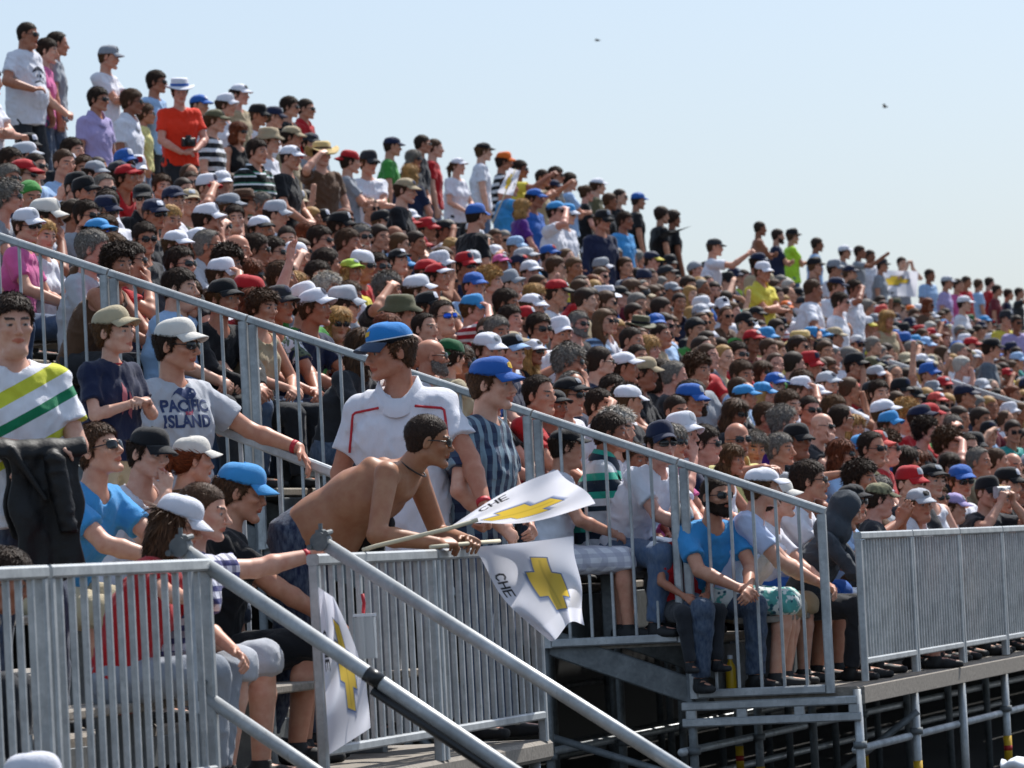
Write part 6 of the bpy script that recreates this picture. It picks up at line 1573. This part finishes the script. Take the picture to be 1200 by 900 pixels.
def cloth_flag(label, corner, pole, n=(150, 110), ripple=(.018, .02), bow=(0, 0), group='white flags with a gold emblem', blank=False, ink=None, word='CHE', flip=False):
    """corner: function (a, b) -> world point"""
    A_, B_ = np.meshgrid(np.linspace(0, 1, n[0]), np.linspace(0, 1, n[1]), indexing='ij'); a, b = A_.ravel(), B_.ravel()
    P = np.array([corner(i, j) for i, j in zip(a, b)])
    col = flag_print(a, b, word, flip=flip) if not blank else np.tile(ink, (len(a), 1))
    i, j = np.meshgrid(np.arange(n[0] - 1), np.arange(n[1] - 1), indexing='ij'); k = (i * n[1] + j).ravel()
    Q = np.stack([k, k + n[1], k + n[1] + 1, k + 1], 1)
    base = np.asarray(pole[0]) if pole else P.mean(0)
    r = root('flag', label, 'flag', base, group)
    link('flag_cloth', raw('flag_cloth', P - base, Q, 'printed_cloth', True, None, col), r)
    if pole:
        m = Part(); m.tube([np.asarray(q) for q in pole], .0085, 10); m.under('pole', 'pole_wood', r, True)
    return r
def bil(c00, c10, c01, c11, a, b): return (np.array(c00) * (1-a) + np.array(c10) * a) * (1-b) + (np.array(c01) * (1-a) + np.array(c11) * a) * b
def f1(a, b):
    p = bil((522, 621), (655, 548), (556, 611), (697, 591), a, b) + np.array([0, 1]) * (9 * math.sin(a * 3.1) * b * 1.2 - 5 * math.sin(a * 3.1) * (1 - b)) + np.array([.5, -1]) * 3.5 * math.sin(b * 5 + a * 4) * a
    s = .62 + .16 * b + .075 * math.sin(a * 8 + b * 2.5) * a + .02 * math.sin(b * 9 + a * 3)
    return hit(p[0], p[1], Dv, Dv @ O0 + s)
hnd = hP.matrix_basis @ Vector(JP['wl'] + nrm(V(1, -.15, .1)) * .08)
cloth_flag('white flag with gold cross emblem streaming from the pole of the plaid-shirted person', f1, [hit(425, 645, Dv, Dv @ O0 + .60), hit(440, 640, Dv, Dv @ O0 + .60), hit(524, 620, Dv, Dv @ O0 + .62), hit(560, 609, Dv, Dv @ O0 + .64)], flip=True, word='CHE')
def f2(a, b):
    p = bil((556, 641), (643, 747), (672, 628), (686, 730), a, b) + np.array([-9, 5]) * math.sin(a * math.pi) * (1 - b) + np.array([0, 6]) * a * math.sin(b * 6.3 + .6) + np.array([2, 1]) * math.sin(a * 9 + b * 3)
    u = -.075 + .042 * math.sin(b * 8 + a * 3.5) * (.25 + a) + .018 * math.sin(a * 6.5 - b * 5) + .035 * max(0, a - .82) / .18 * (1 if b > .55 else -.4) + .016 * math.cos(a * 13 + b * 7) * (1 - b)
    return hit(p[0], p[1], Uv, Uv @ O0 + u)
cloth_flag('white flag with gold cross emblem hanging over the barrier from the white polo wearer', f2, [hit(505, 641, Uv, Uv @ O0 - .045), hit(560, 636, Uv, Uv @ O0 - .055), hit(585, 634, Uv, Uv @ O0 - .06)])
def f3(a, b):
    p = bil((373, 688), (386, 884), (391, 700), (434, 853), a, b) + np.array([10, 0]) * math.sin(a * 3.1) * b
    return hit(p[0], p[1], Uv, Uv @ O0 - .06 + .025 * math.sin(b * 5 + a * 4) + .012 * math.sin(a * 14 + b * 3))
cloth_flag('white flag hanging limp down the barrier beside the stair opening', f3, None)
def far_flag(px, pts, label, pole_px=None, blank=False, ink=None, back=.0):
    q = min((p for p in people if p['stand']), key=lambda p: (p['px'] - px[0])**2 + (p['py'] - px[1])**2); Y = q['hw'] @ V(0, 1, 0) - .35 + back
    g = lambda x, y: hit(x, y, V(0, 1, 0), Y)
    def f(a, b):
        p = bil(*pts, a, b); w = g(*p); return w + V(0, .03 * math.sin(a * 7 + b * 4), 0)
    return cloth_flag(label, f, [g(*pole_px[0]), g(*pole_px[1])] if pole_px else None, (70, 50), blank=blank, ink=ink, group=None if blank else 'white flags with a gold emblem')
far_flag((597, 216), [(601, 229), (610, 200), (583, 226), (597, 197)], 'small white flag with gold emblem on a stick, waved high in the crowd', [(577, 262), (604, 198)], back=-.1)
far_flag((1057, 309), [(1023, 346), (1074, 348), (1021, 316), (1076, 318)], 'white banner with gold emblem held spread out on the skyline')
far_flag((776, 253), [(768, 284), (812, 264), (778, 272), (800, 268)], 'black flag drooping before the curly-haired person on the skyline', None, True, np.array([.008, .008, .009]))
# clear bag with a red straw
P = hit(427, 746, Uv, Uv @ O0 - .04)
r = root('drink_pouch', 'clear plastic drink pouch with a red straw tucked in the barrier bars', 'pouch', P)
m = Part(); m.bar(P - Zv * .085, P + Zv * .075, .095, .045, Dv * .3 - Uv); m.under('pouch_body', 'clear_plastic', r)
m = Part(); m.bar(P + Zv * .077, P + Zv * .088, .10, .05, Dv * .3 - Uv); m.under('lid', 'white_plastic', r)
m = Part(); m.tube([P + Zv * .09, P + Zv * .13 - Uv * .005, P + Zv * .165 - Uv * .0], .007, 8); m.under('straw', 'red_band', r, True)
# yellow bottle on the long stand's lowest deck
Pb = W(10.28, at_s(857, 800, 10.28)[1], ZB)
r = root('bottle', 'small yellow drink bottle standing on the lowest plank behind the railing', 'bottle', Pb)
m = Part(); m.lathe([(.0, 0), (.030, .002), (.032, .02), (.032, .12), (.026, .15), (.013, .172), (.013, .185)], 18, c=tuple(Pb), cap=False); m.under('bottle_body', 'bottle_yellow', r, True)
m = Part(); m.lathe([(.016, .186), (.016, .207), (.001, .209)], 14, c=tuple(Pb), cap=False); m.under('bottle_cap', 'white_plastic', r, True)
# bin at the lower right
Pc = np.array([2.155, 20.2, -1.078])
r = root('litter_bin', 'round black bin with a white liner folded over its rim, on the ground', 'bin', Pc)
m = Part(); m.lathe([(.20, 0), (.215, .02), (.235, .80), (.235, .88)], 40, c=tuple(Pc), cap=False); m.under('bin_body', 'rubber', r, True)
m = Part(); m.lathe([(.236, .865), (.247, .868), (.249, .888), (.243, .90), (.228, .895), (.215, .75), (.05, .70), (.001, .70)], 44, c=tuple(Pc), cap=False, fn=lambda p, t, r_, z: (p[0] + .004 * math.sin(7 * t), p[1] + .004 * math.cos(5 * t), p[2] + (.010 * math.sin(9 * t) if z < .95 else 0))); m.under('liner', 'white_plastic', r, True)
# aisle railings among the crowd
for (a, b, s, lab) in ((2.5, 4.5, 34.6, 'short grey aisle railing in the crowd beside the row of blue caps'),):
    r = root('aisle_railing', lab, 'railing', W(s, a, ZB + a * SL))
    zz = lambda u, h: ZB + u * SL + h
    for h in (1.02, .80): box(W(s, a, zz(a, h)), W(s, b, zz(b, h)), .05, .05, Dv, 'rail', 'galvanised_steel', r)
    for u in np.linspace(a + .05, b - .05, 3): box(W(s, u, ZB + int(u / RUN) * RISE), W(s, u, zz(u, 1.0)), .045, .045, Uv, 'post', 'galvanised_steel', r)
# birds
for x, y, lab, a in ((700, 48, 'small dark bird high in the pale sky, wings half folded', .5), (1037, 126, 'small dark bird in the pale sky above the crowd, wings raised', 1.1)):
    P = hit(x, y, V(0, 1, 0), 95.); r = root('bird', lab, 'bird', P)
    m = Part(); m.tube([P + V(-.045, 0, .0), P + V(-.02, 0, .008), P + V(.02, 0, .008), P + V(.05, 0, .012), P + V(.062, 0, .010)], [.004, .014, .017, .010, .002], 8); m.under('bird_body', 'rubber', r, True)
    for sg in (1, -1):
        m = Part(); m.slab(lambda u, v, sg=sg: tuple(P + V(.03 - .05 * v - .03 * u, sg * .075 * u, .008 + .05 * a * u)), 5, 4, .004); m.under('wing', 'dull_steel', r, True)
print('t total', round(time.time() - T0, 1))
